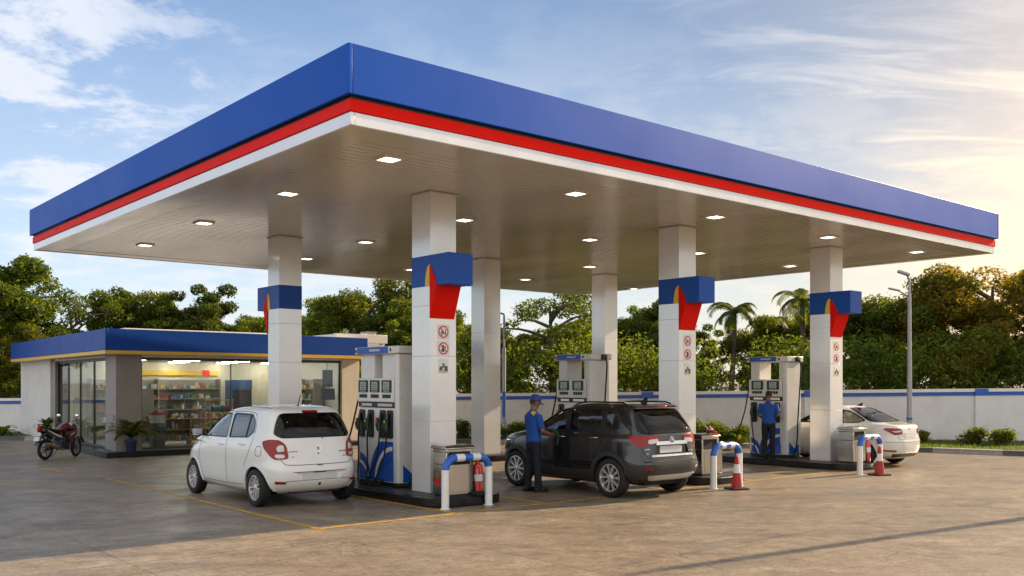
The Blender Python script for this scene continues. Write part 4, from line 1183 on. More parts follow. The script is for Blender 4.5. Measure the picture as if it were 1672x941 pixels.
# ------------------------------------------------------------------ fuel pumps
m_pump = mat('pump_enamel', (.70,.69,.66), .38, var=.04, scale=4, dirt=((.42,.38,.32), 5, .3))
m_lcd = mat('lcd', (.13,.17,.13), .2, var=.1, scale=20, emit=(.42,.55,.42), estr=.10)
m_digit = mat('lcd_digit', (.02,.03,.02), .4)
m_grn = mat('nozzle_green', (.010,.055,.022), .4, var=.2, scale=30)
m_amber = mat('amber', (.7,.30,.02), .4)
m_letter = mat('faint_lettering', (.55,.57,.60), .5)
def FY(y0):   # (a, b, h) -> plane y = y0 facing -y : a along x, b along z
    return lambda p: Vector((p.x, y0-p.z, p.y))
def FX(x0):
    return lambda p: Vector((x0+p.z, p.x, p.y))
def make_pump(loc, W, screens, label):
    t = empty('fuel_pump', loc, ROT, label, 'fuel pump', 'white fuel pumps with blue wave graphics')
    D = .62; hx = W/2; yf = -D/2
    mb = MB(); mb.box((-hx+.03, yf+.02, 0), (hx-.03, -yf-.02, .07)); mb.build('plinth', m_black, t)
    mb = MB(); mb.box((-hx, yf+.02, .07), (hx-.13, -yf-.02, 1.40)); mb.build('cabinet', m_pump, t, bevel=.012)
    mb = MB(); mb.box((hx-.128, yf, .07), (hx, -yf, 2.36)); mb.build('side_column', m_pump, t, bevel=.03, seg=3)
    # front door panel split line + wave graphic
    a0, a1 = -hx+.03, hx-.15; aw = a1-a0
    mb = MB(); y = yf+.018
    def wave(c, r, x_lo, x_hi, slot, h0, h1, zb=.09, ztop=.80):
        pts = [(x_lo, zb)]
        P = []
        for i in range(25):
            th = PI*(1-i/24)
            x = c[0]+r*math.cos(th); z = c[1]+r*math.sin(th)*1.12
            if x_lo <= x <= x_hi and z >= zb: P.append((x, min(z, ztop)))
        if not P: return
        pts = [(P[0][0], zb)] + P + [(P[-1][0], zb)]
        mb.prism(pts, h0, h1, slot, FY(y))
    wave((a1-.12, .13), .58*aw, a0+.30*aw, a1, 0, .001, .004); wave((a1-.06, .06), .50*aw, a0+.30*aw, a1, 1, .0042, .005); wave((a1-.04, .02), .475*aw, a0+.30*aw, a1, 0, .0052, .006); wave((a1-.02,-.08), .40*aw, a0+.3*aw, a1, 2, .0062, .007)
    wave((a0-.02, .10), .36*aw, a0, a0+.40*aw, 0, .0072, .008); wave((a0-.03, .02), .32*aw, a0, a0+.4*aw, 1, .0082, .009); wave((a0-.04, -.02), .31*aw, a0, a0+.4*aw, 2, .0092, .010)
    mb.build('wave_graphic', [m_blue, m_signw, m_bluep], t)
    mb = MB(); x = hx
    mb.prism([(yf+.10,.09),(-yf-.10,.09),(-yf-.10,.34),(-yf-.22,.26),(0,.22),(yf+.22,.30),(yf+.10,.40)], .001, .004, 0, FX(x)); mb.build('side_graphic', m_blue, t)
    # band
    mb = MB(); mb.prism([(a0-.01,1.405),(a1+.02,1.405),(a1+.02,1.495),(a0-.01,1.495)], -.25, .012, 0, FY(yf+.02))
    mb.prism([(a0+.10,1.425),(a0+.10+.3*aw,1.425),(a0+.10+.3*aw,1.475),(a0+.10,1.475)], .0125, .0145, 1, FY(yf+.02)); mb.prism([(a0+.55*aw,1.425),(a1-.05,1.425),(a1-.05,1.475),(a0+.55*aw,1.475)], .0125, .0145, 1, FY(yf+.02))
    mb.build('price_band', [m_black, m_steel], t)
    # display head
    mb = MB(); mb.box((-hx, yf-.015, 1.50), (hx-.135, -yf+.015, 1.93)); mb.build('display_housing', m_pump, t, bevel=.02, seg=3)
    for i in range(screens):
        c = a0 + aw*(i+.5)/screens
        w = min(.17, aw/screens*.40)
        mb = MB(); yy = yf-.015
        mb.prism(rounded_poly([(c-w,1.675),(c+w,1.675),(c+w,1.895),(c-w,1.895)], .012), .001, .014, 0, FY(yy))
        mb.prism([(c-w*.62,1.715),(c+w*.62,1.715),(c+w*.62,1.865),(c-w*.62,1.865)], .0145, .016, 1, FY(yy))
        rg = random.Random(i+3)
        for r_ in range(3):
            z = 1.835-r_*.042
            for q in range(5):
                xx = c - w*.5 + q*w*.2
                if rg.random() < .85: mb.prism([(xx, z-.022),(xx+w*.13, z-.022),(xx+w*.13, z),(xx, z)], .0162, .017, 2, FY(yy))
        for q in range(3): mb.prism([(c-w*.5+q*w*.4,1.685),(c-w*.5+q*w*.4+w*.2,1.685),(c-w*.5+q*w*.4+w*.2,1.70),(c-w*.5+q*w*.4,1.70)], .0145, .0165, 3, FY(yy))
        mb.build('screen', [m_black, m_lcd, m_digit, m_letter], t)
        mb = MB()
        for q in range(4):
            xx = c - w*.85 + q*w*.44
            mb.prism([(xx,1.575),(xx+w*.34,1.575),(xx+w*.34,1.64),(xx,1.64)], .001, .010, 0, FY(yy))
        mb.build('keypad', m_black, t)
    # holsters, nozzles, hoses
    nn = screens*2 if screens > 2 else 2
    hol = [.10, .36, .63, .86][:nn] if nn > 2 else [.13, .86]
    if screens > 2: hol = [.10, .36, .70, .90]
    for i, fx in enumerate(hol):
        c = a0 + aw*fx; y = yf+.018
        mb = MB(); mb.prism(rounded_poly([(c-.085,.86),(c+.085,.86),(c+.085,1.36),(c-.085,1.36)], .04), .001, .035, 0, FY(y)); mb.build('nozzle_holster', m_black, t, bevel=.008)
        nz = MB()
        nz.tube([(c-.015, y-.055, 1.30), (c-.02, y-.07, 1.18), (c-.01, y-.10, 1.08), (c+.0, y-.085, .98)], [.018,.032,.036,.026], 10, 0)
        nz.tube([(c-.02, y-.11, 1.20), (c-.03, y-.145, 1.10), (c-.01, y-.12, .99)], .011, 6, 1)
        nz.cbox((c-.015, y-.10, 1.13), (.05,.05,.14), 0)
        nz.cbox((c-.015, y-.13, 1.155), (.035,.012,.05), 2)
        nz.build('nozzle', [m_grn, m_black, m_amber if i % 2 else m_red], t, smooth=50)
        sgn = -1 if fx < .5 else 1
        pts = smooth_path([(c, y-.085, .98), (c-.01, y-.09, .82), (c-.05*sgn, y-.12, .50), (c-.16*sgn, y-.20, .18), (c-.26*sgn, y-.23, .03), (c-.30*sgn+.05, y-.13, .025), (c-.2*sgn, y-.03, .12)], 6)
        hb = MB(); hb.tube(pts, .016, 8); hb.build('hose', m_rubber, t, smooth=60)
    # call button plate
    mb = MB(); c = a0+aw*.53
    mb.prism(rounded_poly([(c-.05,1.05),(c+.05,1.05),(c+.05,1.22),(c-.05,1.22)], .01), .001, .012, 0, FY(yf+.018)); mb.prism([(c-.028,1.15),(c+.028,1.15),(c+.028,1.20),(c-.028,1.20)], .0125, .016, 1, FY(yf+.018)); mb.build('switch_plate', [m_black, m_red], t)
    # upper pylons and header
    pw = .28*aw if screens < 3 else .40*aw
    for (x0, x1) in ((-hx+.01, -hx+.01+pw), (hx-.14-(.13*aw if screens < 3 else pw), hx-.136)):
        mb = MB(); mb.box((x0, yf+.06, 1.925), (x1, -yf-.06, 2.37)); mb.build('pylon', m_pump, t, bevel=.015)
    mb = MB(); mb.box((-hx-.06, yf-.03, 2.365), (hx+.05, -yf+.03, 2.50)); mb.build('header', m_pump, t, bevel=.018, seg=3)
    mb = MB(); y = yf-.03
    mb.prism([(-hx+.03,2.375),(hx-.28,2.375),(hx-.28,2.492),(-hx+.03,2.492)], .001, .006, 0, FY(y))
    rg = random.Random(5); xx = -.16*W
    for q in range(7):   # lettering too soft to read in the photograph
        w_ = rg.uniform(.022,.04)*W/1.1; mb.prism([(xx,2.415),(xx+w_,2.415),(xx+w_,2.455),(xx,2.455)], .0065, .0075, 1, FY(y)); xx += w_+.008
    for xx in (-hx-.015, hx-.20): mb.prism([(xx-.02,2.405),(xx+.02,2.405),(xx+.02,2.455),(xx-.02,2.455)], .001, .010, 2, FY(y))
    mb.build('header_sign', [m_bluep, m_letter, m_black], t)
    # boom hose on the end
    for sx in (1, -1):
        x = hx+.05 if sx > 0 else -hx-.06
        mb = MB(); mb.cbox((x*1.0-sx*.02, .06, 2.43), (.16,.14,.12)); mb.build('hose_swivel', m_black, t, bevel=.01)
        pts = smooth_path([(x+sx*.05, .06, 2.42), (x+sx*.10, .07, 2.25), (x+sx*.09, .04, 1.7), (x+sx*.06, .0, .9), (x+sx*.05, -.02, .40), (x+sx*.03, -.14, .08), (x-sx*.08, -.36, .04)] if sx > 0 else
                          [(x-.05, .06, 2.42), (x-.08, .02, 2.2), (x-.03, -.2, 1.7), (x-.06, -.34, 1.1), (x-.24, -.42, .45), (x-.30, -.40, .06), (x-.1, -.38, .03)], 7)
        hb = MB(); hb.tube(pts, .017, 8); hb.build('hose', m_rubber, t, smooth=60)
    return t
pA = make_pump(CP(1, .95+.675, .30, .149), 1.35, 3, 'fuel pump with three screens beside the white hatchback')
pB = make_pump(CP(3, 2.55+.545, .30, .149), 1.10, 2, 'fuel pump showing two screens above the roof of the dark SUV')
pC = copy_tree(pB); pC.location = CP(5, 1.19+.54, .30, .149); tag(pC, 'fuel pump with an attendant standing in front of it')

# ------------------------------------------------------------------ bins, guards, extinguishers, cones
def make_bin(loc, label):
    t = empty('litter_bin', loc, ROT, label, 'litter bin', 'stainless steel bins on the island ends')
    w, d, h = .54, .38, .80       # y width, x depth
    mb = MB(); mb.box((-d/2, -w/2, .03), (d/2, w/2, .52)); 
    for y in (-w/2, w/2-.05): mb.box((-d/2, y, .52), (d/2, y+.05, .72))
    mb.box((-d/2, -w/2+.05, .52), (-d/2+.04, w/2-.05, .72)); mb.box((-d/2, -w/2, .72), (d/2, w/2, .775))
    mb.build('body', m_steel, t, bevel=.008)
    mb = MB(); mb.prism([(-d/2-.03,.775),(d/2+.03,.775),(d/2+.03,.79),(d/2-.02,.83),(-d/2+.02,.83),(-d/2-.03,.79)], -w/2-.03, w/2+.03, 0, lambda p: Vector((p.x, p.z, p.y))); mb.build('lid', m_steel, t, bevel=.006)
    mb = MB(); mb.box((-d/2+.05, -w/2+.052, .50), (d/2-.02, w/2-.052, .715)); mb.build('opening', m_gap, t)
    mb = MB(); mb.prism([(-.18,-.0),(.18,0),(.18,.005),(-.18,.005)], 0, .4, 0, lambda p: Vector((d/2+p.y+.001, p.x, .07+p.z))); mb.build('door', m_steel, t, bevel=.003)
    mb = MB(); mb.prism([(-.10,.18),(-.02,.18),(-.02,.30),(-.10,.30)], 0, .002, 0, lambda p: Vector((p.x, -w/2-p.z-.001, p.y))); mb.prism([(-.09,.31),(-.03,.31),(-.03,.40),(-.09,.40)], 0, .002, 1, lambda p: Vector((p.x, -w/2-p.z-.001, p.y))); mb.build('sticker', [m_red, m_pic3], t)
    mb = MB(); mb.box((-d/2+.02,-w/2+.03,0), (d/2-.02,w/2-.03,.03)); mb.build('base', m_black, t)
    return t
bin0 = make_bin(CP(1, -.50, .10, .149), 'stainless steel litter bin beside the nearest column')
b2 = copy_tree(bin0); b2.location = CP(3, -.50, .14, .149); tag(b2, 'stainless steel litter bin right of the SUV tail, squeegee on its lid')
b3 = copy_tree(bin0); b3.location = CP(5, -.50, .10, .149); tag(b3, 'stainless steel litter bin beside the column before the sedan')
m_gw = mat('guard_white', (.74,.74,.72), .4, var=.05, dirt=((.40,.36,.30), 9, .4)); m_gb = mat('guard_blue', (.015,.11,.50), .4, var=.06, dirt=((.40,.36,.30), 9, .3))
def make_guard(p0, span, label):
    """hoop of round tube painted in white and blue"""
    t = empty('hoop_guard', p0, ROT, label, 'guard', 'blue and white hoop guards at the island ends')
    r, H, k = .062, .80, .20
    path = [Vector((0,0,0)), Vector((0,0,.62))]
    for i in range(1, 9): a = PI/2*i/8; path.append(Vector((0, k-k*math.cos(a), H-k+k*math.sin(a))))
    m = 6
    for i in range(1, m+1): path.append(Vector((0, k+(span-2*k)*i/m, H)))
    for i in range(1, 9): a = PI/2*i/8; path.append(Vector((0, span-k+k*math.sin(a), H-k+k*math.cos(a))))
    path.append(Vector((0, span, .0)))
    mb = MB(); n = 16; 
    # explicit loft so that each band gets its paint
    P = path; rows = []
    for i, p in enumerate(P):
        tt = (P[min(i+1,len(P)-1)]-P[max(i-1,0)]).normalized(); b = Vector((1,0,0)); c = tt.cross(b)
        rows.append([p + b*r*math.cos(2*PI*j/n) + c*r*math.sin(2*PI*j/n) for j in range(n)])
    for i in range(len(rows)-1):
        mid = (P[i]+P[i+1])/2
        fy = mid.y/span
        blue = (mid.z > .58 and fy < .26) or (.44 < fy < .60 and mid.z > .7) or (fy > .76 and mid.z > .62)
        if i == 0: blue = False
        vs = rows[i] + rows[i+1]
        mb.add(vs, [(j, (j+1) % n, n+(j+1) % n, n+j) for j in range(n)], 1 if blue else 0)
    o = mb.build('hoop', [m_gw, m_gb], t, smooth=60)
    for y in (0, span): mb = MB(); mb.lathe([(.085,0),(.085,.008),(.062,.012)], 16, 0, Matrix.Translation((0,y,0))); mb.build('base_flange', m_gw, t)
    return t
g1 = G(727,832); make_guard((g1.x, g1.y, 0), .88, 'blue and white hoop guard in front of the nearest column')
g2 = G(1165,798); make_guard((g2.x, g2.y, 0), .80, 'blue and white hoop guard before the bin right of the SUV')
g3 = G(1404,775); make_guard((g3.x, g3.y, 0), .85, 'blue and white hoop guard nearest the white sedan')
m_ext = mat('extinguisher_red', (.60,.012,.012), .28, coat=1.0, var=.06)
def make_ext(loc, label, rz=0):
    t = empty('fire_extinguisher', loc, ROT+rz, label, 'fire extinguisher', 'red fire extinguishers on the islands')
    mb = MB(); mb.lathe([(.085,0),(.095,.01),(.095,.42),(.085,.47),(.05,.51),(.030,.53),(.030,.55)], 24); mb.build('cylinder', m_ext, t, smooth=40)
    mb = MB(); mb.lathe([(.0955,.22),(.0960,.225),(.0960,.325),(.0955,.33)], 24, 0, None, False); mb.build('label_band', m_signw, t, smooth=60)
    mb = MB(); mb.cbox((0,0,.575), (.05,.05,.05)); mb.tube([(0,.0,.60),(.0,.14,.63)], .010, 6); mb.tube([(0,.0,.575),(.0,.13,.575)], .009, 6); mb.lathe([(.022,0),(.022,.02)], 10, 0, Matrix.Translation((.03,-.03,.57))); mb.build('valve', m_black, t)
    mb = MB(); mb.tube(smooth_path([(0,-.03,.575),(.03,-.12,.54),(.05,-.125,.35),(.06,-.11,.12)], 6), .012, 8); mb.tube([(.06,-.11,.14),(.06,-.108,.02)], [.014,.026], 8); mb.build('hose', m_rubber, t, smooth=60)
    return t
make_ext(CP(1, -.60, .53, .149), 'red fire extinguisher right of the nearest steel bin')
make_ext(CP(5, -.58, .60, .149), 'red fire extinguisher behind the guard nearest the sedan')
m_cr = mat('cone_red', (.36,.010,.010), .5, var=.1, dirt=((.2,.08,.05), 10, .4)); m_cw2 = mat('cone_white', (.66,.66,.64), .45, var=.08, dirt=((.35,.3,.25), 12, .4))
def make_cone(loc, label):
    t = empty('traffic_cone', loc, .3, label, 'traffic cone', 'red and white traffic cones by the guards')
    mb = MB(); mb.prism(rounded_poly([(-.2,-.2),(.2,-.2),(.2,.2),(-.2,.2)], .05), 0, .035); mb.build('base', m_rubber, t, bevel=.01)
    def rr(z): return .118-.088*(z-.035)/.64
    mb = MB()
    for z0, z1, s in ((.035,.335,0), (.335,.51,1), (.51,.665,0)):
        mb.lathe([(rr(z0), z0), (rr(z1), z1)], 28, s, None, False)
    mb.lathe([(rr(.665),.665),(rr(.665)*.8,.675),(.0001,.672)], 28, 0, None, False)
    mb.build('cone_body', [m_cr, m_cw2], t, smooth=40)
    return t
c2 = G(1203,799); cone = make_cone((c2.x, c2.y, 0), 'red and white traffic cone beside the guard right of the SUV'); cone.scale = (.92,)*3
c3 = G(1436,776); o = copy_tree(cone); o.location = (c3.x, c3.y, 0); tag(o, 'red and white traffic cone beside the guard nearest the sedan')
for b_ in (b2, b3):
    for ch in list(b_.children):
        if ch.name.startswith('sticker'): bpy.data.objects.remove(ch)
# squeegee, rag and wash bucket at the second bin
m_wood = mat('bare_wood', (.42,.28,.14), .6, var=.2, scale=20, stretch=(1,1,.1))
t = empty('squeegee', CP(3, -.52, .28, .985), ROT, 'wooden handled squeegee lying across the lid of the second steel bin', 'squeegee')
mb = MB(); mb.tube([(0,.05,.04), (0,-.33,.30)], .014, 8); mb.build('handle', m_wood, t, smooth=60)
mb = MB(); mb.cbox((0,.08,.02), (.06,.26,.05), None, (.5,0,0)); mb.build('blade', m_black, t)
t = empty('cleaning_rag', CP(3, -.46, .36, .985), ROT, 'crumpled red and white rag heaped on the second bin lid', 'rag')
rg = random.Random(2)
for m_, nm, n_ in ((m_red, 'red_cloth', 5), (m_white2, 'white_cloth', 3), (m_black, 'dark_cloth', 4)):
    mb = MB()
    for i in range(n_):
        c = Vector((rg.uniform(-.07,.07), rg.uniform(-.07,.10), rg.uniform(.0,.12)))
        M = Matrix.Rotation(rg.uniform(0,3), 4, 'Z') @ Matrix.Rotation(rg.uniform(-.8,.8), 4, 'X')
        mb.ball(c, (rg.uniform(.05,.08), rg.uniform(.03,.05), rg.uniform(.02,.04)), 10, 7, None, M)
    mb.build(nm, m_, t, smooth=70)
t = empty('wash_bucket', CP(3, -.44, .58, .149), ROT, 'shiny metal wash tank standing right of the second steel bin', 'bucket')
mb = MB(); mb.box((-.13,-.11,0), (.13,.11,.62)); mb.build('tank', m_steel, t, bevel=.02)
mb = MB(); mb.box((-.14,-.12,.621), (.14,.12,.645)); mb.build('rim', m_steel, t, bevel=.006)
# black drain cover on the nearest island
mb = MB(); mb.lathe([(.16,0),(.17,.03),(.15,.05),(.09,.055),(.0001,.052)], 20); o = mb.build('water_bowl', m_rubber, None, smooth=40, loc=CP(1,-.72,.50,.149)); tag(o, 'shallow black rubber dish at the foot of the nearest bin', 'dish')

# ------------------------------------------------------------------ street lamps
m_pole = mat('lamp_pole_grey', (.34,.35,.36), .5, .5, var=.1, scale=4)
t = empty('street_lamp', ((1485-836)/1559*28.9, 28.9, .1), 0, 'tall tapered grey street lamp with two arms behind the sedan', 'street lamp', 'street lamps by the wall')
mb = MB(); mb.tube([(0,0,0),(0,0,4.6)], [.085,.05], 14); mb.tube(smooth_path([(0,0,4.55),(0,0,4.95),(-.06,-.02,5.12),(-.16,-.05,5.2)], 5), .035, 10); mb.build('pole', m_pole, t, smooth=50)
mb = MB(); mb.tube(smooth_path([(0,0,4.3),(-.12,-.02,4.55),(-.32,-.05,4.66),(-.46,-.08,4.70)], 5), .024, 8); mb.build('arm', m_pole, t, smooth=50)
mb = MB(); mb.cbox((-.20,-.06,5.21), (.36,.16,.085), None, (0,R(18),0)); mb.build('lamp_head', m_pole, t, bevel=.02)
mb = MB(); mb.cbox((-.50,-.09,4.71), (.34,.12,.05), None, (0,R(12),0)); mb.build('lamp_head', m_pole, t, bevel=.015)
mb = MB(); mb.lathe([(.16,0),(.16,.02),(.10,.03),(.09,.10)], 14); mb.build('base_flange', m_pole, t)
mb = MB(); mb.lathe([(.088,.78),(.088,.84)], 14); mb.build('blue_band', m_bluep, t)
t = empty('street_lamp', ((823-836)/1559*32.0, 32.0, .1), 0, 'slim street lamp with blue and white bands on its lower pole', 'street lamp', 'street lamps by the wall')
mb = MB(); mb.tube([(0,0,3.0),(0,0,4.1)], .035, 10); mb.tube(smooth_path([(0,0,4.05),(0,0,4.15),(-.03,0,4.2),(-.1,0,4.22),(-.42,0,4.23)], 5), .030, 8)
zz = [0,.32,.42,.50,.74,.98,1.6,3.05]; sl_ = [1,2,3,0,1,1,0]
for i in range(7): mb.tube([(0,0,zz[i]),(0,0,zz[i+1])], .062, 14, sl_[i])
mb.build('pole', [m_pole, m_bluep, m_amber, m_white2], t, smooth=50)
mb = MB(); mb.cbox((-.56,0,4.22), (.36,.13,.05)); mb.build('lamp_head', m_pole, t, bevel=.015)

t = empty('street_lamp', (13.0, 17.6, 0), 0, 'plain tapered grey street lamp added out of view to cast a shadow on the forecourt', 'street lamp')  # added pole beyond the right edge; casts a shadow streak across the foreground
mb = MB(); mb.tube([(0,0,0),(0,0,6.0)], [.13,.09], 14); mb.tube(smooth_path([(0,0,5.9),(0,0,6.2),(.1,-.1,6.35),(.4,-.4,6.4)], 5), .05, 10); mb.build('pole', m_pole, t, smooth=50)
mb = MB(); mb.cbox((.5,-.5,6.4), (.42,.2,.08), None, (0,0,R(-45))); mb.build('lamp_head', m_pole, t, bevel=.02)
mb = MB(); mb.lathe([(.22,0),(.22,.02),(.15,.03),(.14,.12)], 14); mb.build('base_flange', m_pole, t)
# ------------------------------------------------------------------ people
m_skin = mat('skin', (.21,.105,.060), .5, var=.08, scale=10)
m_shirt = mat('royal_blue_shirt', (.006,.068,.32), .8, var=.12, scale=8, bump=.25, bscale=14)
m_yoke = mat('yellow_shoulder', (.66,.40,.06), .75, var=.08)
m_trouser = mat('navy_trousers', (.005,.007,.015), .85, var=.15, scale=8, bump=.25, bscale=10)
m_shoe2 = mat('black_shoe', (.010,.010,.010), .35, var=.1)
m_hair = mat('black_hair', (.010,.008,.007), .6, var=.2, scale=40)
m_cap = mat('blue_cap', (.012,.055,.24), .7, var=.08)
m_eye = mat('eye_white', (.55,.52,.48), .3); m_lip = mat('lip', (.17,.07,.05), .5)

def remeshed(o, vox, it=3):
    md = o.modifiers.new('r', 'REMESH'); md.mode = 'VOXEL'; md.voxel_size = vox; md.use_smooth_shade = True
    ms = o.modifiers.new('s', 'SMOOTH'); ms.iterations = it; ms.factor = .5
    applied(o)
    o.data.polygons.foreach_set('use_smooth', [True]*len(o.data.polygons))
    return o
def hand(mb, wrist, fwd, palmn, side, curl=.6):
    """palm + four unequal bent fingers + thumb; fwd: towards the fingers, palmn: palm normal, side: towards the thumb"""
    f = Vector(fwd).normalized(); n = Vector(palmn).normalized(); s = Vector(side).normalized()
    w = Vector(wrist)
    mb.tube([w, w+f*.035, w+f*.085], [(.024,.018),(.040,.017),(.042,.015)], 10, None, s)
    for i, (off, L) in enumerate(((.030,.072),(.010,.082),(-.011,.076),(-.031,.060))):
        p = w + f*.082 + s*off
        d1 = (f + n*curl*.4).normalized(); d2 = (f + n*curl*1.2).normalized(); d3 = (f*.5 + n*curl*1.8).normalized()
        q1 = p + d1*L*.45; q2 = q1 + d2*L*.32; q3 = q2 + d3*L*.25
        mb.tube([p-f*.02, p, q1, q2, q3], [.0095,.0095,.009,.0085,.007], 8)
    p = w + f*.025 + s*.032
    q1 = p + (f*.6+s*.7+n*.3).normalized()*.04; q2 = q1 + (f*.9+s*.1+n*.5).normalized()*.032
    mb.tube([p-s*.015, p, q1, q2], [.012,.012,.010,.008], 8)

def person(loc, rz, label, arms, cap=True, head_turn=0, head_nod=.25, stance=.10, holding=None):
    """x forward, y left; standing 1.72 m"""
    t = empty('person', loc, rz, label, 'person')
    mb = MB()
    # torso, neck
    mb.tube([(0,0,.86),(.0,0,.95),(.0,0,1.05),(.0,0,1.18),(-.005,0,1.30),(-.01,0,1.39),(-.015,0,1.44),(-.015,0,1.47),(.0,0,1.53),(.012,0,1.58)],
            [(.10,.155),(.112,.165),(.105,.150),(.110,.158),(.115,.175),(.105,.178),(.085,.14),(.062,.075),(.055,.056),(.055,.055)], 18, None, (1,0,0))
    Hm = Matrix.Translation((.02,0,1.60)) @ Matrix.Rotation(head_turn, 4, 'Z') @ Matrix.Rotation(head_nod, 4, 'Y') 
    mb.ball((0,0,0), (.094,.076,.115), 18, 12, None, Hm @ Matrix.Translation((.0,0,.045)))
    mb.ball((0,0,0), (.062,.056,.07), 14, 9, None, Hm @ Matrix.Translation((.030,0,-.025)))
    mb.tube([Hm @ Vector((.083,0,.05)), Hm @ Vector((.102,0,.018)), Hm @ Vector((.088,0,.008))], [.009,.015,.010], 8)
    for s in (1,-1):
        mb.ball((0,0,0), (.020,.010,.030), 8, 6, None, Hm @ Matrix.Translation((-.005, s*.077, .030)))
    # legs
    leg = []
    for s in (1,-1):
        fx = .03 if s < 0 else -.04
        P = [(0, s*.085, .93), (.005, s*.09, .80), (.015, s*(.09+stance*.2), .50), (0+fx*.6, s*(.09+stance*.35), .30), (fx, s*(.09+stance*.45), .09), (fx, s*(.09+stance*.45), .04)]
        mb.tube(P, [.088,.085,.058,.055,.038,.036], 12); leg.append(P)
        mb.tube([(fx-.05, P[-1][1], .035), (fx+.05, P[-1][1]+s*.01, .04), (fx+.15, P[-1][1]+s*.025, .028)], [(.034,.03),(.040,.036),(.03,.022)], 10, None, (0,1,0))
    for s, (sh, el, wr, fw, pn, sd) in arms.items():
        mb.tube([Vector((-.012, s*.13, 1.395)), Vector(sh), Vector(sh).lerp(Vector(el), .5), Vector(el), Vector(el).lerp(Vector(wr), .35), Vector(wr)], [.058,.056,.047,.040,.040,.026], 12)
        hand(mb, wr, fw, pn, sd)
    b = mb.build('body', m_skin, t); remeshed(b, .0095, 2)
    # face
    mb = MB()
    for s in (1,-1): mb.ball((0,0,0), (.007,.013,.008), 8, 6, 0, Hm @ Matrix.Translation((.082, s*.032, .045))); mb.ball((0,0,0), (.005,.006,.006), 8, 6, 1, Hm @ Matrix.Translation((.087, s*.032, .045)))
    mb.build('eyes', [m_eye, m_hair], t, smooth=60)
    mb = MB()
    for s in (1,-1): mb.tube([Hm @ Vector((.089, s*.016, .066)), Hm @ Vector((.086, s*.035, .071)), Hm @ Vector((.074, s*.052, .064))], .0055, 6)
    mb.build('eyebrows', m_hair, t, smooth=60)
    mb = MB(); mb.tube([Hm @ Vector((.076, .024, -.022)), Hm @ Vector((.088, .0, -.020)), Hm @ Vector((.076, -.024, -.022))], [.004,.007,.004], 6); mb.tube([Hm @ Vector((.082, .024, -.006)), Hm @ Vector((.093, .0, -.004)), Hm @ Vector((.082, -.024, -.006))], [.003,.005,.003], 6, 1)
    mb.build('mouth', [m_lip, m_hair], t, smooth=60)
    # hair: shell at the back and sides
    mb = MB(); n = 20
    vs = []; fs = []
    for i in range(9):
        ph = PI*.02 + PI*.60*i/8
        for j in range(n):
            th = 2*PI*j/n
            x, y, z = math.sin(ph)*math.cos(th), math.sin(ph)*math.sin(th), math.cos(ph)
            lim = 1.0
            if x > .25 and z < .45: z2 = .45
            else: z2 = z
            k = 1.07
            q = Hm @ Vector((x*.094*k-.004, y*.076*k, .045+z2*.115*k))
            vs.append(q)
    for i in range(8):
        for j in range(n): fs.append((i*n+j, i*n+(j+1) % n, (i+1)*n+(j+1) % n, (i+1)*n+j))
    fs.append(tuple(range(n)))
    mb.add(vs, fs); mb.build('hair', m_hair, t, smooth=70)
    if cap:
        mb = MB()
        mb.lathe([(.104,.0),(.106,.03),(.100,.065),(.080,.095),(.045,.112),(.0001,.116)], 22, 0, Hm @ Matrix.Translation((-.004,0,.072)) @ Matrix.Diagonal((1.0,.86,1,1)), False)
        V_ = []; 
        for i in range(9):
            a = R(-62+124*i/8)
            V_.append((math.cos(a)*.098-.004, math.sin(a)*.086, .078)); V_.append((math.cos(a)*.098-.004+.085*math.cos(a)**.5, math.sin(a)*.070, .060-.012*abs(math.sin(a))))
        vs = [Hm @ Vector(p) for p in V_] + [Hm @ (Vector(p)-Vector((0,0,.006))) for p in V_]
        k = len(V_)
        fs = [(2*i, 2*i+1, 2*i+3, 2*i+2) for i in range(8)] + [(k+2*i, k+2*i+2, k+2*i+3, k+2*i+1) for i in range(8)] + [(2*i+1, k+2*i+1, k+2*i+3, 2*i+3) for i in range(8)]
        mb.add(vs, fs, 0)
        mb.ball((0,0,0), .010, 8, 6, 0, Hm @ Matrix.Translation((-.004,0,.188)))
        mb.prism([(-.022,.098),(.022,.098),(.018,.128),(-.018,.128)], 0, .004, 1, lambda p: Hm @ Vector((.100-.25*(p.y-.098)+p.z, p.x, p.y)))
        mb.build('cap', [m_cap, m_yoke], t, smooth=50)
    # shirt
    mb = MB()
    mb.tube([(0,0,.915),(.0,0,.96),(.0,0,1.05),(.0,0,1.18),(-.005,0,1.30),(-.01,0,1.39),(-.015,0,1.44),(-.012,0,1.478)],
            [(.128,.178),(.130,.180),(.122,.168),(.124,.172),(.128,.188),(.118,.190),(.096,.15),(.066,.080)], 22, None, (1,0,0))
    for s, (sh, el, wr, *_r) in arms.items():
        a, b_ = Vector(sh), Vector(el)
        mb.tube([Vector((-.012, s*.11, 1.39)), a, a.lerp(b_, .5), a.lerp(b_, .80)], [.066,.068,.062,.064], 14)
    sh_ = mb.build('shirt', m_shirt, t); remeshed(sh_, .012, 4)
    mb = MB(); mb.tube([(-.010,0,1.462),(.004,0,1.505)], [(.072,.080),(.064,.066)], 18, 0, (1,0,0), False); mb.build('collar', m_shirt, t, smooth=60)
    st = Surf([tuple(v.co) for v in sh_.data.vertices], [tuple(p.vertices) for p in sh_.data.polygons])
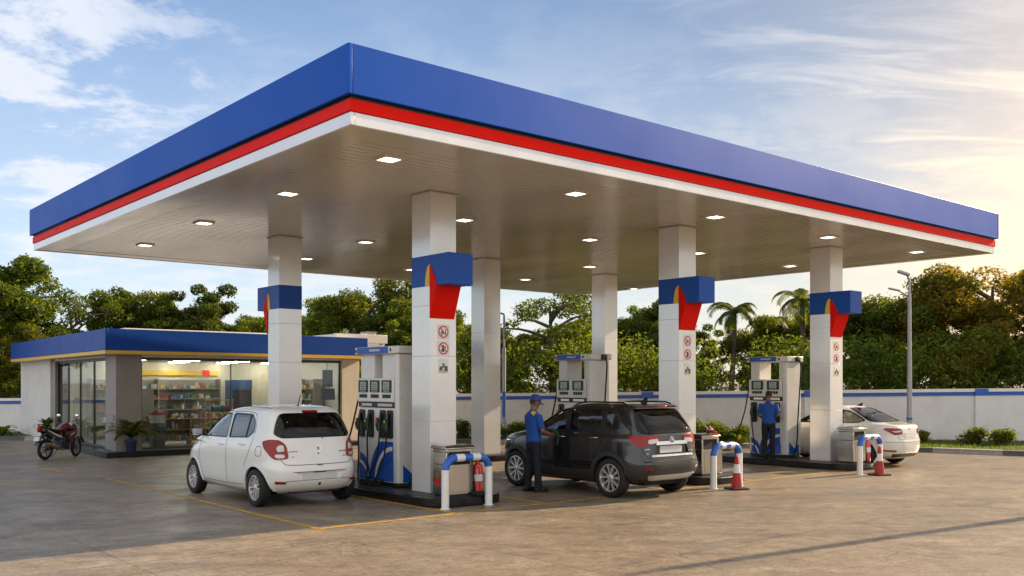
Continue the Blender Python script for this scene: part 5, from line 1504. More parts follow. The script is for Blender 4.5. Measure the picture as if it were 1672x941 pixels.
    for s in (1,-1):   # yellow yokes over the shoulder blades
        mb = MB(); g = []
        for i in range(7):
            for j in range(5):
                y = s*(.060+.085*i/6); x = -.085+.085*j/4
                h = st.t.ray_cast(Vector((x-.12, y, 1.75)), Vector((.35, 0, -1)).normalized())
                hh, nn = (h[0], h[1]) if h[0] is not None else st.t.find_nearest(Vector((x, y, 1.4)))[:2]
                g.append(hh + nn*.004)
        mb.add(g, [(i*5+j, i*5+j+1, (i+1)*5+j+1, (i+1)*5+j) for i in range(6) for j in range(4)]); mb.build('shoulder_patch', m_yoke, t, smooth=70)
    # belt + trousers
    mb = MB(); mb.lathe([(.112,.0),(.114,.04)], 24, 0, Matrix.Translation((0,0,.895)) @ Matrix.Diagonal((1.09,1.50,1,1)), False); mb.cbox((.124,0,.915), (.012,.05,.04), 1); mb.build('belt', [m_shoe2, m_chrome], t, smooth=50)
    mb = MB()
    mb.tube([(0,0,.80),(0,0,.86),(0,0,.93)], [(.105,.150),(.120,.172),(.118,.166)], 20, None, (1,0,0))
    for P in leg:
        mb.tube([P[0], P[1], P[2], P[3], (P[4][0]-.005, P[4][1], .075), (P[4][0]-.005, P[4][1], .045)], [(.100,.092),(.098,.092),(.076,.074),(.070,.070),(.066,.064),(.066,.064)], 14)
    tr = mb.build('trousers', m_trouser, t); remeshed(tr, .012, 3)
    for P in leg:
        x, y = P[-1][0], P[-1][1]; s = 1 if y > 0 else -1
        mb = MB(); mb.tube([(x-.075, y, .045), (x-.03, y, .06), (x+.06, y+s*.010, .050), (x+.14, y+s*.02, .038), (x+.185, y+s*.028, .030)], [(.030,.036),(.044,.056),(.046,.046),(.044,.034),(.022,.02)], 14, None, (0,1,0))
        mb.box((x-.095, y-.045, 0), (x+.18, y+.05+s*.01, .016)); mb.build('shoe', m_shoe2, t, smooth=50)
    return t
# attendant at the SUV: right arm forward at waist height holding a nozzle, left arm bent the same way
arms1 = {-1: ((.0,-.195,1.375), (.045,-.245,1.115), (.285,-.19,1.045), (.95,.15,.05), (.2,.9,-.2), (0,.15,1)),
          1: ((.0, .195,1.375), (.03, .240,1.125), (.265, .15,1.06), (.95,-.2,.0), (.2,-.9,-.2), (0,-.1,1))}
a1 = G(871,803)
att = person((a1.x, a1.y, 0), math.atan2(V.y, V.x)-R(10), 'man in blue uniform shirt and cap holding a nozzle beside the dark SUV', arms1, True, -R(16), .34)
t = empty('fuel_nozzle', (a1.x, a1.y, 0), math.atan2(V.y, V.x)-R(10), 'green and black fuel nozzle in the hands of the attendant by the SUV', 'nozzle')
mb = MB(); mb.tube([(.27,-.235,1.13),(.33,-.23,1.11),(.375,-.225,1.07),(.40,-.22,1.02),(.40,-.215,.94),(.385,-.21,.86)], [.016,.028,.036,.032,.020,.013], 10); mb.build('nozzle_body', m_grn, t, smooth=50)
mb = MB(); mb.tube([(.30,-.25,1.05),(.33,-.25,.99),(.37,-.24,.97)], .010, 6); mb.build('trigger', m_black, t)

# second attendant by the far pump, bare headed, facing the pump
arms2 = {-1: ((.0,-.190,1.375), (-.06,-.265,1.13), (.15,-.10,1.06), (.6,.75,-.1), (.6,-.5,-.3), (0,.1,1)),
          1: ((.0, .190,1.375), (.02, .245,1.11), (.20, .11,1.02), (.8,-.55,-.1), (.3,.6,-.3), (0,-.1,1))}
p2 = CP(5, 1.42, -.42, 0.149)
att2 = person(p2, math.atan2(V.y, V.x)+R(28), 'bare headed attendant in blue shirt facing the far pump before the sedan', arms2, False, R(10), .22, .02)
att2.scale = (.94,)*3
# ------------------------------------------------------------------ shop
P0 = Vector((-10.64, 25.6, 0))
SA = Vector((-math.sin(R(37.5)), math.cos(R(37.5)), 0))     # along the left side, away
SB = Vector((math.sin(R(47.5)), math.cos(R(47.5)), 0))      # along the front, to the right
shop = empty('shop', P0, 0, 'low glass fronted shop with blue and gold fascia left of the pumps', 'shop')
def SF(p): return SA*p[0] + SB*p[1] + Vector((0,0,p[2]))
def sbox(mb, a, b, slot=None): mb.box(a, b, slot, SF)
m_tile = mat('grey_stone_cladding', (.26,.235,.21), .5, var=.10, scale=2, bump=.15, bscale=20)
m_cream = mat('cream_wall', (.62,.56,.45), .6, var=.05)
m_swall = mat('shop_white_wall', (.66,.65,.62), .6, var=.06, scale=1.5, dirt=((.40,.36,.30), 1.2, .4))
m_floor = mat('shop_floor', (.34,.32,.29), .25, var=.08)
m_goldt = mat('gold_trim', (.72,.45,.05), .4, var=.05)
m_alu = mat('dark_window_frame', (.05,.048,.045), .4, .4)
m_pane = glass('shop_pane', (.90,.93,.90), 1.5, gain=.65)
m_pane2 = glass('shop_side_pane', (.92,.95,.92), 1.5, gain=.28)
m_navy = mat('shop_fascia_blue', (.004,.060,.34), .42, var=.06, scale=1, spec=.2)
AE, BE = 12.6, 7.75
mb = MB(); sbox(mb, (-.30,-.30,.0), (7.3,.0,.145)); sbox(mb, (-.30,.0,0), (.0,BE,.145)); sbox(mb, (0,0,0), (7.3,BE,.14)); mb.build('plinth', m_kerb, shop, bevel=.01)
# walls and pillars
mb = MB(); sbox(mb, (.02,.02,.14), (1.05,.72,2.76)); mb.build('corner_pillar', m_tile, shop, bevel=.01)
mb = MB(); sbox(mb, (7.75,.0,0), (AE,.25,2.76)); sbox(mb, (AE-.25,.25,0), (AE,BE,2.76)); sbox(mb, (.30,BE-.22,0), (AE,BE,2.76)); mb.build('wall', m_swall, shop, bevel=.01)
mb = MB(); sbox(mb, (7.25,.05,0), (7.748,.35,2.76)); mb.build('door_pillar', m_tile, shop)
mb = MB(); sbox(mb, (.02,7.10,.14), (.298,BE-.002,2.76)); mb.build('end_pillar', m_cream, shop, bevel=.01)
mb = MB(); sbox(mb, (6.2,.25,.14), (6.35,BE-.22,2.7)); mb.build('back_wall', m_cream, shop)
mb = MB(); sbox(mb, (.05,.30,.142), (6.2,BE-.22,.150)); mb.build('floor', m_floor, shop)
mb = MB(); sbox(mb, (.05,.05,2.70), (AE-.1,BE-.05,2.755)); mb.build('ceiling', m_white2, shop)
# fascia
o = .36
mb = MB()
def fring(mb, out, z0, z1, t=.08):
    sbox(mb, (-out,-out,z0), (AE-.1,-out+t,z1)); sbox(mb, (-out,-out+t,z0), (-out+t,BE+.12,z1)); sbox(mb, (-out+t,BE+.12-t,z0), (AE-.1,BE+.12,z1))
fring(mb, o, 2.76, 2.855); mb.build('gold_trim', m_goldt, shop)
mb = MB(); fring(mb, o-.01, 2.857, 3.43); mb.build('fascia', m_navy, shop, bevel=.012)
mb = MB(); sbox(mb, (-o+.075,-o+.075,2.757), (.03,BE,2.79)); sbox(mb, (.03,-o+.075,2.757), (AE-.1,.02,2.79)); mb.build('soffit', m_white2, shop)
rf = MB(); sbox(rf, (-.2,-.2,3.30), (AE-.2,BE+.0,3.36)); rf = rf.build('roof', m_swall, shop)
mb = MB(); sbox(mb, (.35,.35,3.36), (.50,5.6,3.50)); sbox(mb, (.50,.35,3.36), (6.2,.5,3.50)); mb.build('parapet', m_white2, rf, bevel=.01)
mb = MB(); sbox(mb, (.45,7.0,3.36), (3.8,7.2,3.56)); sbox(mb, (.25,7.0,3.30), (.45,9.0,3.58)); sbox(mb, (.45,8.8,3.0), (3.8,9.0,3.58)); mb.build('tank_screen', m_white2, rf, bevel=.01)
mb = MB(); sbox(mb, (1.3,9.6,3.0), (1.7,10.0,3.72)); sbox(mb, (1.28,9.58,3.72), (1.72,10.02,3.80)); 
mb = MB(); sbox(mb, (.6,8.4,3.5), (1.0,8.75,3.66)); sbox(mb, (.57,8.37,3.66), (1.03,8.78,3.70), 1); mb.build('vent_box', [m_white2, m_tile], rf)
# windows
def window(a0, b0, a1, b1, z0, z1, mull, name='window', sub=()):
    L = Vector((a1-a0, b1-b0, 0)); n = L.length; d = L/n; q = Vector((d.y, -d.x, 0))
    w = .022
    fr = MB()
    def bar(s0, s1, za, zb, t=.028):
        A = Vector((a0,b0,0)) + d*s0; B = Vector((a0,b0,0)) + d*s1
        c = [A - q*t, B - q*t, B + q*t, A + q*t]
        fr.prism([(p.x, p.y) for p in c], za, zb, 0, lambda p: SF((p.x, p.y, p.z)))
    bar(0, n, z0, z0+.06); bar(0, n, z1-.08, z1)
    xs = [0] + mull + [n]
    for i, m in enumerate(xs):
        s0 = m if i == 0 else (m-2*w if i == len(xs)-1 else m-w*.6)
        bar(s0, s0+(2*w if i in (0, len(xs)-1) else w*1.2), z0+.061, z1-.081)
    f = fr.build(name, m_alu, shop)
    for i in range(len(xs)-1):
        mb = MB(); A = Vector((a0,b0,0)) + d*(xs[i]+.02); B = Vector((a0,b0,0)) + d*(xs[i+1]-.02)
        c = [A - q*.006, B - q*.006, B + q*.006, A + q*.006]
        mb.prism([(p.x, p.y) for p in c], z0+.05, z1-.07, 0, lambda p: SF((p.x, p.y, p.z)))
        mb.build('pane', m_pane2 if name == 'side_window' else m_pane, f)
window(.16, .72, .16, 7.10, .15, 2.70, [2.65, 4.5], 'front_window')
window(1.05, .16, 7.25, .16, .15, 2.70, [1.7, 3.3, 4.8], 'side_window')
# lights inside
m_tube = emis('shop_light', (1.0,.95,.80), 30)
fx = []
for (a, b, la, lb) in [(a_, b_+.25*i_, .08, .50) for i_, a_ in enumerate((1.0, 2.7, 4.4, 5.6)) for b_ in (.9, 2.6, 4.3, 6.0)]:
    mb = MB(); sbox(mb, (a,b,2.67), (a+la,b+lb,2.697)); mb.build('strip_light', m_tube, shop)
# red and yellow header sign on the back wall
mb = MB(); sbox(mb, (6.12,2.2,2.25), (6.195,5.3,2.42)); sbox(mb, (6.08,4.7,2.24), (6.118,4.95,2.44), 1); mb.build('back_wall_sign', [m_goldt, m_red], shop)
# ---- shelving and goods (each a thing)
m_shelf = mat('shelf_metal', (.22,.21,.19), .5, .3); m_shelfw = mat('shelf_wood', (.30,.18,.09), .55, var=.2, scale=6)
def shelf(a, b0, b1, rows, depth, label, m_=m_shelf, z0=.15, back=True, top=None, axis=0):
    t = empty('shelf_unit', P0, 0, label, 'shelf', 'shelf units inside the shop')
    T = (lambda p: SF((a+p[0], p[1], p[2]))) if axis == 0 else (lambda p: SF((p[1], a+p[0], p[2])))
    H = rows[-1] + (.32 if top is None else top)
    for bb in (b0, (b0+b1)/2, b1):
        mb = MB(); mb.box((0,bb-.02,z0), (depth,bb+.02,H), None, T); mb.build('upright', m_, t)
    for z in rows:
        mb = MB(); mb.box((0,b0+.021,z-.03), (depth,(b0+b1)/2-.021,z), None, T); mb.box((0,(b0+b1)/2+.021,z-.03), (depth,b1-.021,z), None, T); mb.build('shelf_board', m_, t)
    if back:
        mb = MB(); mb.box((depth-.02 if axis==0 else depth-.02,b0+.02,z0+.1), (depth-.005,b1-.02,H-.02), None, T); mb.build('back_panel', m_, t)
    return T
cols = {'red': (.34,.03,.03), 'yellow': (.50,.36,.08), 'green': (.06,.18,.06), 'blue': (.04,.10,.26), 'white': (.55,.53,.48), 'brown': (.20,.12,.07), 'beige': (.45,.37,.26), 'black': (.03,.03,.03)}
gm = {k: mat('goods_'+k, c, .45, var=.35, scale=18) for k, c in cols.items()}
def g_box(w, d, h):
    mb = MB(); mb.box((-d/2,-w/2,0), (d/2,w/2,h)); return mb.mesh('packet')
def g_bottle(r, h):
    mb = MB(); mb.lathe([(r*.9,0),(r,.01),(r,h*.62),(r*.45,h*.8),(r*.38,h*.93),(r*.45,h*.94),(r*.45,h),(.0001,h)], 10); return mb.mesh('bottle')
def g_can(r, h):
    mb = MB(); mb.lathe([(r*.9,0),(r,.01),(r,h-.01),(r*.88,h),(.0001,h)], 10); return mb.mesh('tin')
shapes = {'packet': [g_box(.12,.09,.24), g_box(.09,.08,.19)], 'carton': [g_box(.20,.14,.18)], 'bottle': [g_bottle(.036,.26), g_bottle(.045,.29)], 'tin': [g_can(.04,.11)]}
cache = {}
def goods(T, b0, b1, z, where, seed, depth=.12, hmax=.3):
    rg = random.Random(seed); b = b0+.08
    while b < b1-.1:
        kind = rg.choice(['packet','packet','carton','bottle','bottle','tin']); cn = rg.choice(list(cols)); run = rg.choice((1,1,1,2))
        k = rg.randrange(len(shapes[kind])); me0 = shapes[kind][k]
        key = (kind, k, cn)
        if key not in cache:
            me = me0.copy(); me.materials.append(gm[cn]); cache[key] = me
        me = cache[key]
        w = max(v.co.y for v in me.vertices)*1.6; hh = max(v.co.z for v in me.vertices)
        for _ in range(run):
            if b + w > b1-.06: break
            o = bpy.data.objects.new(kind, me); COL.objects.link(o)
            p = T((depth, b+w/2, z+.001)); o.location = P0 + p; o.rotation_euler.z = math.atan2(SA.y, SA.x) + rg.uniform(-.15,.15)
            sz = rg.uniform(.55, 1.0); o.scale = (sz, sz, min(rg.uniform(.6, 1.15)*sz, hmax/hh))
            tag(o, '%s %s on the %s' % (cn, kind, where), kind, 'goods on the %s' % where)
            b += w + .010
        b += rg.uniform(.0,.06)
T1 = shelf(5.7, .8, 5.2, [.30,.72,1.10,1.46,1.80], .42, 'long grey shelf unit against the back wall of the shop')
for i, z in enumerate([.30,.72,1.10,1.46,1.80]): goods(T1, .85, 5.15, z, 'long grey shelf at the back of the shop', 50+i, hmax=.30)
T2 = shelf(1.5, 1.0, 4.3, [.30,.62,.94], .40, 'low brown shelf unit just inside the front window', m_shelfw, top=.10)
for i, z in enumerate([.30,.62,.94]): goods(T2, 1.05, 4.25, z, 'low brown shelf inside the front window', 70+i, hmax=.27)
T4 = shelf(1.5, 2.6, 5.4, [.30,.70,1.10,1.50], .36, 'middle shelf unit seen through the side window of the shop', axis=1)
T4b = lambda p: SF((p[1], 1.5+p[0], p[2]))
for i, z in enumerate([.30,.70,1.10,1.50]): goods(T4b, 2.65, 5.35, z, 'middle shelf unit of the shop', 90+i, hmax=.28)
T5 = shelf(7.0, 1.9, 4.6, [.30,.68,1.06,1.44,1.80], .36, 'shelf unit against the right end wall of the shop', axis=1)
T5b = lambda p: SF((p[1], 7.0+p[0], p[2]))
for i, z in enumerate([.30,.68,1.06,1.44,1.80]): goods(T5b, 1.95, 4.55, z, 'end wall shelf of the shop', 110+i, hmax=.28)
# fridge, counter, poster
t = empty('drinks_fridge', P0 + SF((5.55,5.55,.15)), 0, 'tall blue drinks fridge at the right of the back wall', 'fridge')
mb = MB(); 
def ob(mb, a, b, slot=None): mb.box(a, b, slot, lambda p: SA*p[0]+SB*p[1]+Vector((0,0,p[2])))
ob(mb, (0,0,0), (.6,.8,1.95)); mb.build('cabinet', gm['blue'], t, bevel=.02)
mb = MB(); ob(mb, (-.02,.05,.2), (-.001,.75,1.6)); mb.build('door', m_dark, t); mb = MB(); ob(mb, (-.02,.0,1.65), (-.001,.8,1.93)); mb.build('top_sign', gm['blue'], t)
t = empty('sales_counter', P0 + SF((1.2,5.0,.15)), 0, 'pale sales counter inside the right end of the front window', 'counter')
mb = MB(); ob(mb, (0,0,0), (.6,1.7,.95)); mb.build('counter_base', m_cream, t); mb = MB(); ob(mb, (-.05,-.05,.951), (.65,1.75,.99)); mb.build('counter_top', m_white2, t)
t = empty('poster_board', P0 + SF((.36,6.52,1.45)), 0, 'hanging blue advert boards inside the right end of the front window', 'poster')
mb = MB(); ob(mb, (0,0,0), (.02,.5,.36)); mb.build('board', gm['blue'], t); mb = MB(); ob(mb, (0,.05,.42), (.02,.42,.95)); mb.build('board', gm['blue'], t)
mb = MB(); ob(mb, (.005,.1,.36), (.015,.12,.42)); ob(mb, (.005,.3,.36), (.015,.32,.42)); ob(mb, (.005,.2,.95), (.015,.22,1.25)); mb.build('hanger', m_alu, t)
# red pedestal display by the window
t = empty('display_stand', P0 + SF((.75,1.25,.15)), 0, 'red and white display stand with cap near the shop corner', 'stand')
mb = MB(); ob(mb, (0,0,0), (.30,.36,.70)); mb.build('base', gm['black'], t); mb = MB(); ob(mb, (0,0,.701), (.30,.36,.92)); mb.build('middle', gm['white'], t); mb = MB(); ob(mb, (-.02,-.02,.921), (.32,.38,1.02)); mb.build('top', gm['red'], t)
t = empty('display_stand', P0 + SF((.7,2.95,.15)), 0, 'yellow green wire stand heaped with bags behind the shop window', 'stand')
mb = MB()
for (x, y) in ((0,0),(.4,0),(0,.7),(.4,.7)): mb.tube([SA*x+SB*y, SA*x+SB*y+Vector((0,0,1.35))], .018, 6)
for z in (.1,.5,.95,1.33):
    for (p, q) in (((0,0),(.4,0)),((0,.7),(.4,.7)),((0,0),(0,.7)),((.4,0),(.4,.7))): mb.tube([SA*p[0]+SB*p[1]+Vector((0,0,z)), SA*q[0]+SB*q[1]+Vector((0,0,z))], .012, 6)
mb.build('wire_frame', gm['yellow'], t)
rg = random.Random(6)
for z in (.10,.50,.95):
    for k in range(4):
        mb = MB(); c = SA*.2+SB*(.10+.17*k)+Vector((0,0,z+.12)); mb.ball(c, (.13,.08,.11), 10, 7); o_ = mb.build('bag', gm[rg.choice(['green','yellow','blue','red'])], None, smooth=60); o_.location = t.location; 
        tag(o_, 'plump bag heaped in the yellow wire stand', 'bag', 'bags in the wire stand')
# potted palm by the corner pillar
m_pot = mat('blue_pot', (.010,.022,.06), .35, var=.1)
def potted(loc, label, s=1.0, seed=2, n=40, L=.75, pm=m_pot):
    t = empty('potted_plant', loc, 0, label, 'potted plant', 'potted plants outside the shop')
    mb = MB(); mb.lathe([(.13*s,0),(.19*s,.32*s),(.205*s,.33*s),(.205*s,.37*s),(.18*s,.37*s),(.17*s,.33*s),(.0001,.33*s)], 18); mb.build('pot', pm, t, smooth=40)
    f = tuft((0,0,0), n, L*s, label, seed=seed, parent=t); f.location = (0,0,.42*s)
    mb = MB()
    for k in range(6): mb.tube([(.03*math.cos(k), .03*math.sin(k), .33*s), (.05*math.cos(k), .05*math.sin(k), .75*s)], .012, 5)
    mb.build('stem', m_bark, t)
    return t
# ------------------------------------------------------------------ vegetation
def leaf_mat(name, c1, c2, trans=.6, rough=.5):
    m = bpy.data.materials.new(name); m.use_nodes = True
    nt = m.node_tree; nt.nodes.clear(); L = nt.links.new
    out = nd(nt, 'ShaderNodeOutputMaterial')
    ge = nd(nt, 'ShaderNodeNewGeometry'); oi = nd(nt, 'ShaderNodeObjectInfo')
    tc = nd(nt, 'ShaderNodeTexCoord'); no = nd(nt, 'ShaderNodeTexNoise'); no.inputs['Scale'].default_value = .9; no.inputs['Detail'].default_value = 3
    L(tc.outputs['Object'], no.inputs['Vector'])
    a = nd(nt, 'ShaderNodeMath', operation='ADD'); L(ge.outputs['Random Per Island'], a.inputs[0]); L(no.outputs['Fac'], a.inputs[1])
    s = nd(nt, 'ShaderNodeMapRange'); s.inputs[1].default_value = .35; s.inputs[2].default_value = 1.65; L(a.outputs[0], s.inputs[0])
    mx = nd(nt, 'ShaderNodeMix', data_type='RGBA'); L(s.outputs[0], mx.inputs[0]); mx.inputs[6].default_value = rgba(c1); mx.inputs[7].default_value = rgba(c2)
    mr = nd(nt, 'ShaderNodeMapRange'); mr.inputs[3].default_value = .75; mr.inputs[4].default_value = 1.25; L(oi.outputs['Random'], mr.inputs[0])
    mm = nd(nt, 'ShaderNodeMix', data_type='RGBA', blend_type='MULTIPLY'); mm.inputs[0].default_value = 1; L(mx.outputs[2], mm.inputs[6]); L(mr.outputs[0], mm.inputs[7])
    p = nd(nt, 'ShaderNodeBsdfPrincipled'); p.inputs['Roughness'].default_value = rough; p.inputs['Specular IOR Level'].default_value = .2; L(mm.outputs[2], p.inputs['Base Color'])
    t = nd(nt, 'ShaderNodeBsdfTranslucent')
    tm = nd(nt, 'ShaderNodeMix', data_type='RGBA', blend_type='MULTIPLY'); tm.inputs[0].default_value = 1; L(mm.outputs[2], tm.inputs[6]); tm.inputs[7].default_value = (1.9,1.7,.6,1); L(tm.outputs[2], t.inputs[0])
    ms = nd(nt, 'ShaderNodeMixShader'); ms.inputs[0].default_value = trans; L(p.outputs[0], ms.inputs[1]); L(t.outputs[0], ms.inputs[2]); L(ms.outputs[0], out.inputs[0])
    return m
m_leafd = leaf_mat('leaf_deep', (.013,.030,.006), (.140,.190,.022))
m_leafm = leaf_mat('leaf_mid', (.020,.042,.008), (.195,.230,.028))
m_leafo = leaf_mat('leaf_olive', (.040,.044,.008), (.30,.235,.028))
m_palm = leaf_mat('leaf_palm', (.020,.042,.008), (.12,.15,.02))
m_hedge = leaf_mat('leaf_hedge', (.045,.085,.012), (.13,.19,.030))
m_grassl = leaf_mat('grass_blade', (.045,.085,.012), (.12,.16,.030))
m_bark = mat('bark', (.09,.068,.05), .9, var=.35, scale=10, bump=.6, bscale=25, stretch=(1,1,.25))

def leaf_cloud(npr, clumps, size, per):
    """clumps: list of (centre, radii); returns mesh arrays of bent rhombic leaves"""
    V_, F_ = [], []
    for (c, rad, k) in clumps:
        n = int(per*k)
        d = npr.normal(size=(n, 3)); d /= np.linalg.norm(d, axis=1)[:, None]
        r = npr.uniform(.45, 1.0, n)**.6
        pos = np.array(c) + d*r[:, None]*np.array(rad)
        pos += npr.normal(scale=.05, size=(n, 3))
        nrm = d + npr.normal(scale=.75, size=(n, 3)); nrm[:, 2] += .35
        nrm /= np.linalg.norm(nrm, axis=1)[:, None]
        tq = np.cross(nrm, npr.normal(size=(n, 3))); tq /= np.linalg.norm(tq, axis=1)[:, None]
        bq = np.cross(nrm, tq)
        L = npr.uniform(size[0], size[1], n)[:, None]; W = L*npr.uniform(.32, .55, n)[:, None]
        tip = pos + tq*L*.5 - nrm*L*.12; base = pos - tq*L*.5 - nrm*L*.05
        l = pos + bq*W*.5; rr = pos - bq*W*.5
        b = sum(len(q) for q in V_)
        V_.append(np.stack([base, l, tip, rr], 1).reshape(-1, 3))
        F_.append(np.arange(n*4).reshape(-1, 4) + b)
    return np.concatenate(V_), np.concatenate(F_)

def np_mesh(name, v, f):
    me = bpy.data.meshes.new(name)
    me.from_pydata([tuple(p) for p in v], [], [tuple(q) for q in f])
    me.update()
    return me

def make_tree(seed, h, spread, base=.28, leaf=(.11,.23), ncl=84, per=430, lmat=None, sparse=1.0, name='tree', limbs=9):
    npr = np.random.default_rng(seed); rg = random.Random(seed)
    root = bpy.data.objects.new(name, None); COL.objects.link(root)
    mb = MB()
    lean = Vector((rg.uniform(-.2,.2), rg.uniform(-.2,.2), 0))
    tp = smooth_path([(0,0,-.1), Vector((0,0,h*base))+lean*.5, Vector((0,0,h*.62))+lean*1.5, Vector((0,0,h*.86))+lean*2], 4)
    r0 = .055*h*.5+.05
    mb.tube(tp, [r0*(1-.85*i/(len(tp)-1)) for i in range(len(tp))], 9)
    clumps = []
    for i in range(limbs):
        z = h*(base + (.88-base)*(i+.5)/limbs)
        az = i*2.4 + rg.uniform(-.5,.5)
        prof = math.sin(PI*min(1, max(.12, (z/h-base*.55)/(1.06-base*.55))))**.65
        ln = spread*prof*rg.uniform(.65, 1.12)
        o = Vector((math.cos(az), math.sin(az), 0))
        k = min(int(z/h*len(tp)*.98), len(tp)-1)
        p0 = Vector((tp[k].x, tp[k].y, z*.92))
        pe = p0 + o*ln + Vector((0,0, h*rg.uniform(.03,.15)))
        mid = (p0+pe)/2 + Vector((rg.uniform(-.2,.2), rg.uniform(-.2,.2), h*.04))
        lp = smooth_path([p0, mid, pe], 4)
        mb.tube(lp, [r0*.42*(1-.85*j/(len(lp)-1)) for j in range(len(lp))], 6)
        m = max(2, int(ncl/limbs))
        for j in range(m):
            t = rg.uniform(.25, 1.08)
            q = lp[min(int(t*(len(lp)-1)), len(lp)-1)] + Vector((rg.gauss(0,.30)*spread*.45, rg.gauss(0,.30)*spread*.45, rg.gauss(.05,.10)*h*.55))
            s = spread*rg.uniform(.10, .24)
            if j == 0: q = lp[-1]*1.0
            if q.z + s*.6 > h: q.z = h - s*.6
            clumps.append((tuple(q), (s*1.15, s*1.15, s*.75), rg.uniform(.7, 1.3)*s*s/(spread*.20)**2*sparse))
            if j % 3 == 0:
                mb.tube([lp[-2], q], [r0*.12, r0*.04], 5)
    mb.build('trunk', m_bark, root, smooth=60)
    v, f = leaf_cloud(npr, clumps, leaf, per)
    me = np_mesh('crown', v, f)
    link('crown', me, lmat or m_leafd, root)
    return root

def make_palm(seed, h, name='palm_tree', n=20, fl=1.9):
    rg = random.Random(seed)
    root = bpy.data.objects.new(name, None); COL.objects.link(root)
    mb = MB(); tp = smooth_path([(0,0,-.1),(.1,0,h*.4),(.25,.05,h*.75),(.25,.05,h)], 6)
    mb.tube(tp, [.17-.06*i/(len(tp)-1) for i in range(len(tp))], 9); mb.build('trunk', m_bark, root, smooth=60)
    top = tp[-1]; V_ = []; F_ = []
    for i in range(n):
        az = i*2.39996 + rg.uniform(-.2,.2); el = rg.uniform(-.25, 1.25)
        L = fl*rg.uniform(.8, 1.1); o = Vector((math.cos(az), math.sin(az), 0))
        side = Vector((-o.y, o.x, 0))
        P = []
        p = Vector(top); a = el
        for s in range(13):
            P.append(p.copy()); p = p + (o*math.cos(a)+Vector((0,0,math.sin(a))))*L/12; a -= .13 + .03*s*.5
        for s in range(1, 13):
            t = (P[s]-P[s-1]).normalized(); up = side.cross(t)
            ll = L*.27*math.sin(PI*(s+1.2)/15)**.7
            for sg in (1, -1):
                for hf in (0, .5):
                    b0 = P[s-1].lerp(P[s], hf); 
                    tip = b0 + (side*sg*.85 + t*.55 - Vector((0,0,.35)) + up*.1).normalized()*ll*rg.uniform(.85,1.1)
                    w = t*.034
                    k = len(V_)
                    V_ += [b0-w, b0+w, b0.lerp(tip,.6)+w*.8, tip, b0.lerp(tip,.6)-w*.8]; F_.append((k,k+1,k+2,k+3,k+4))
        for s in range(12):
            k = len(V_); w = side*.03*(1-s/13); V_ += [P[s]-w, P[s]+w, P[s+1]+w*.9, P[s+1]-w*.9]; F_.append((k,k+1,k+2,k+3))
    link('crown', np_mesh('crown', V_, F_), m_palm, root)
    return root

P_tree = [make_tree(11, 7.0, 2.5, lmat=m_leafd), make_tree(23, 7.0, 2.9, base=.24, lmat=m_leafm, ncl=86),
          make_tree(37, 7.0, 2.2, base=.35, lmat=m_leafd, ncl=70, sparse=.9), make_tree(41, 7.0, 3.1, base=.3, lmat=m_leafo, ncl=84, per=400)]
P_open = make_tree(59, 7.0, 3.0, base=.40, lmat=m_leafd, ncl=54, per=340, sparse=.8, limbs=11)
P_palm = [make_palm(3, 6.2), make_palm(5, 6.2, n=18)]
used = set()
def place(proto, px, ty, d, rz, label, h0=7.0, wide=1.0, cat='tree', group='trees beyond the boundary wall'):
    o = proto if proto.name not in used else copy_tree(proto)
    used.add(proto.name)
    h = (625-ty)*d/1559 + CAM_H
    s = h/h0
    o.location = ((px-836)/1559*d, d, 0); o.rotation_euler = (0, 0, rz); o.scale = (s*wide, s*wide, s)
    tag(o, label, cat, group)
    return o
T = P_tree
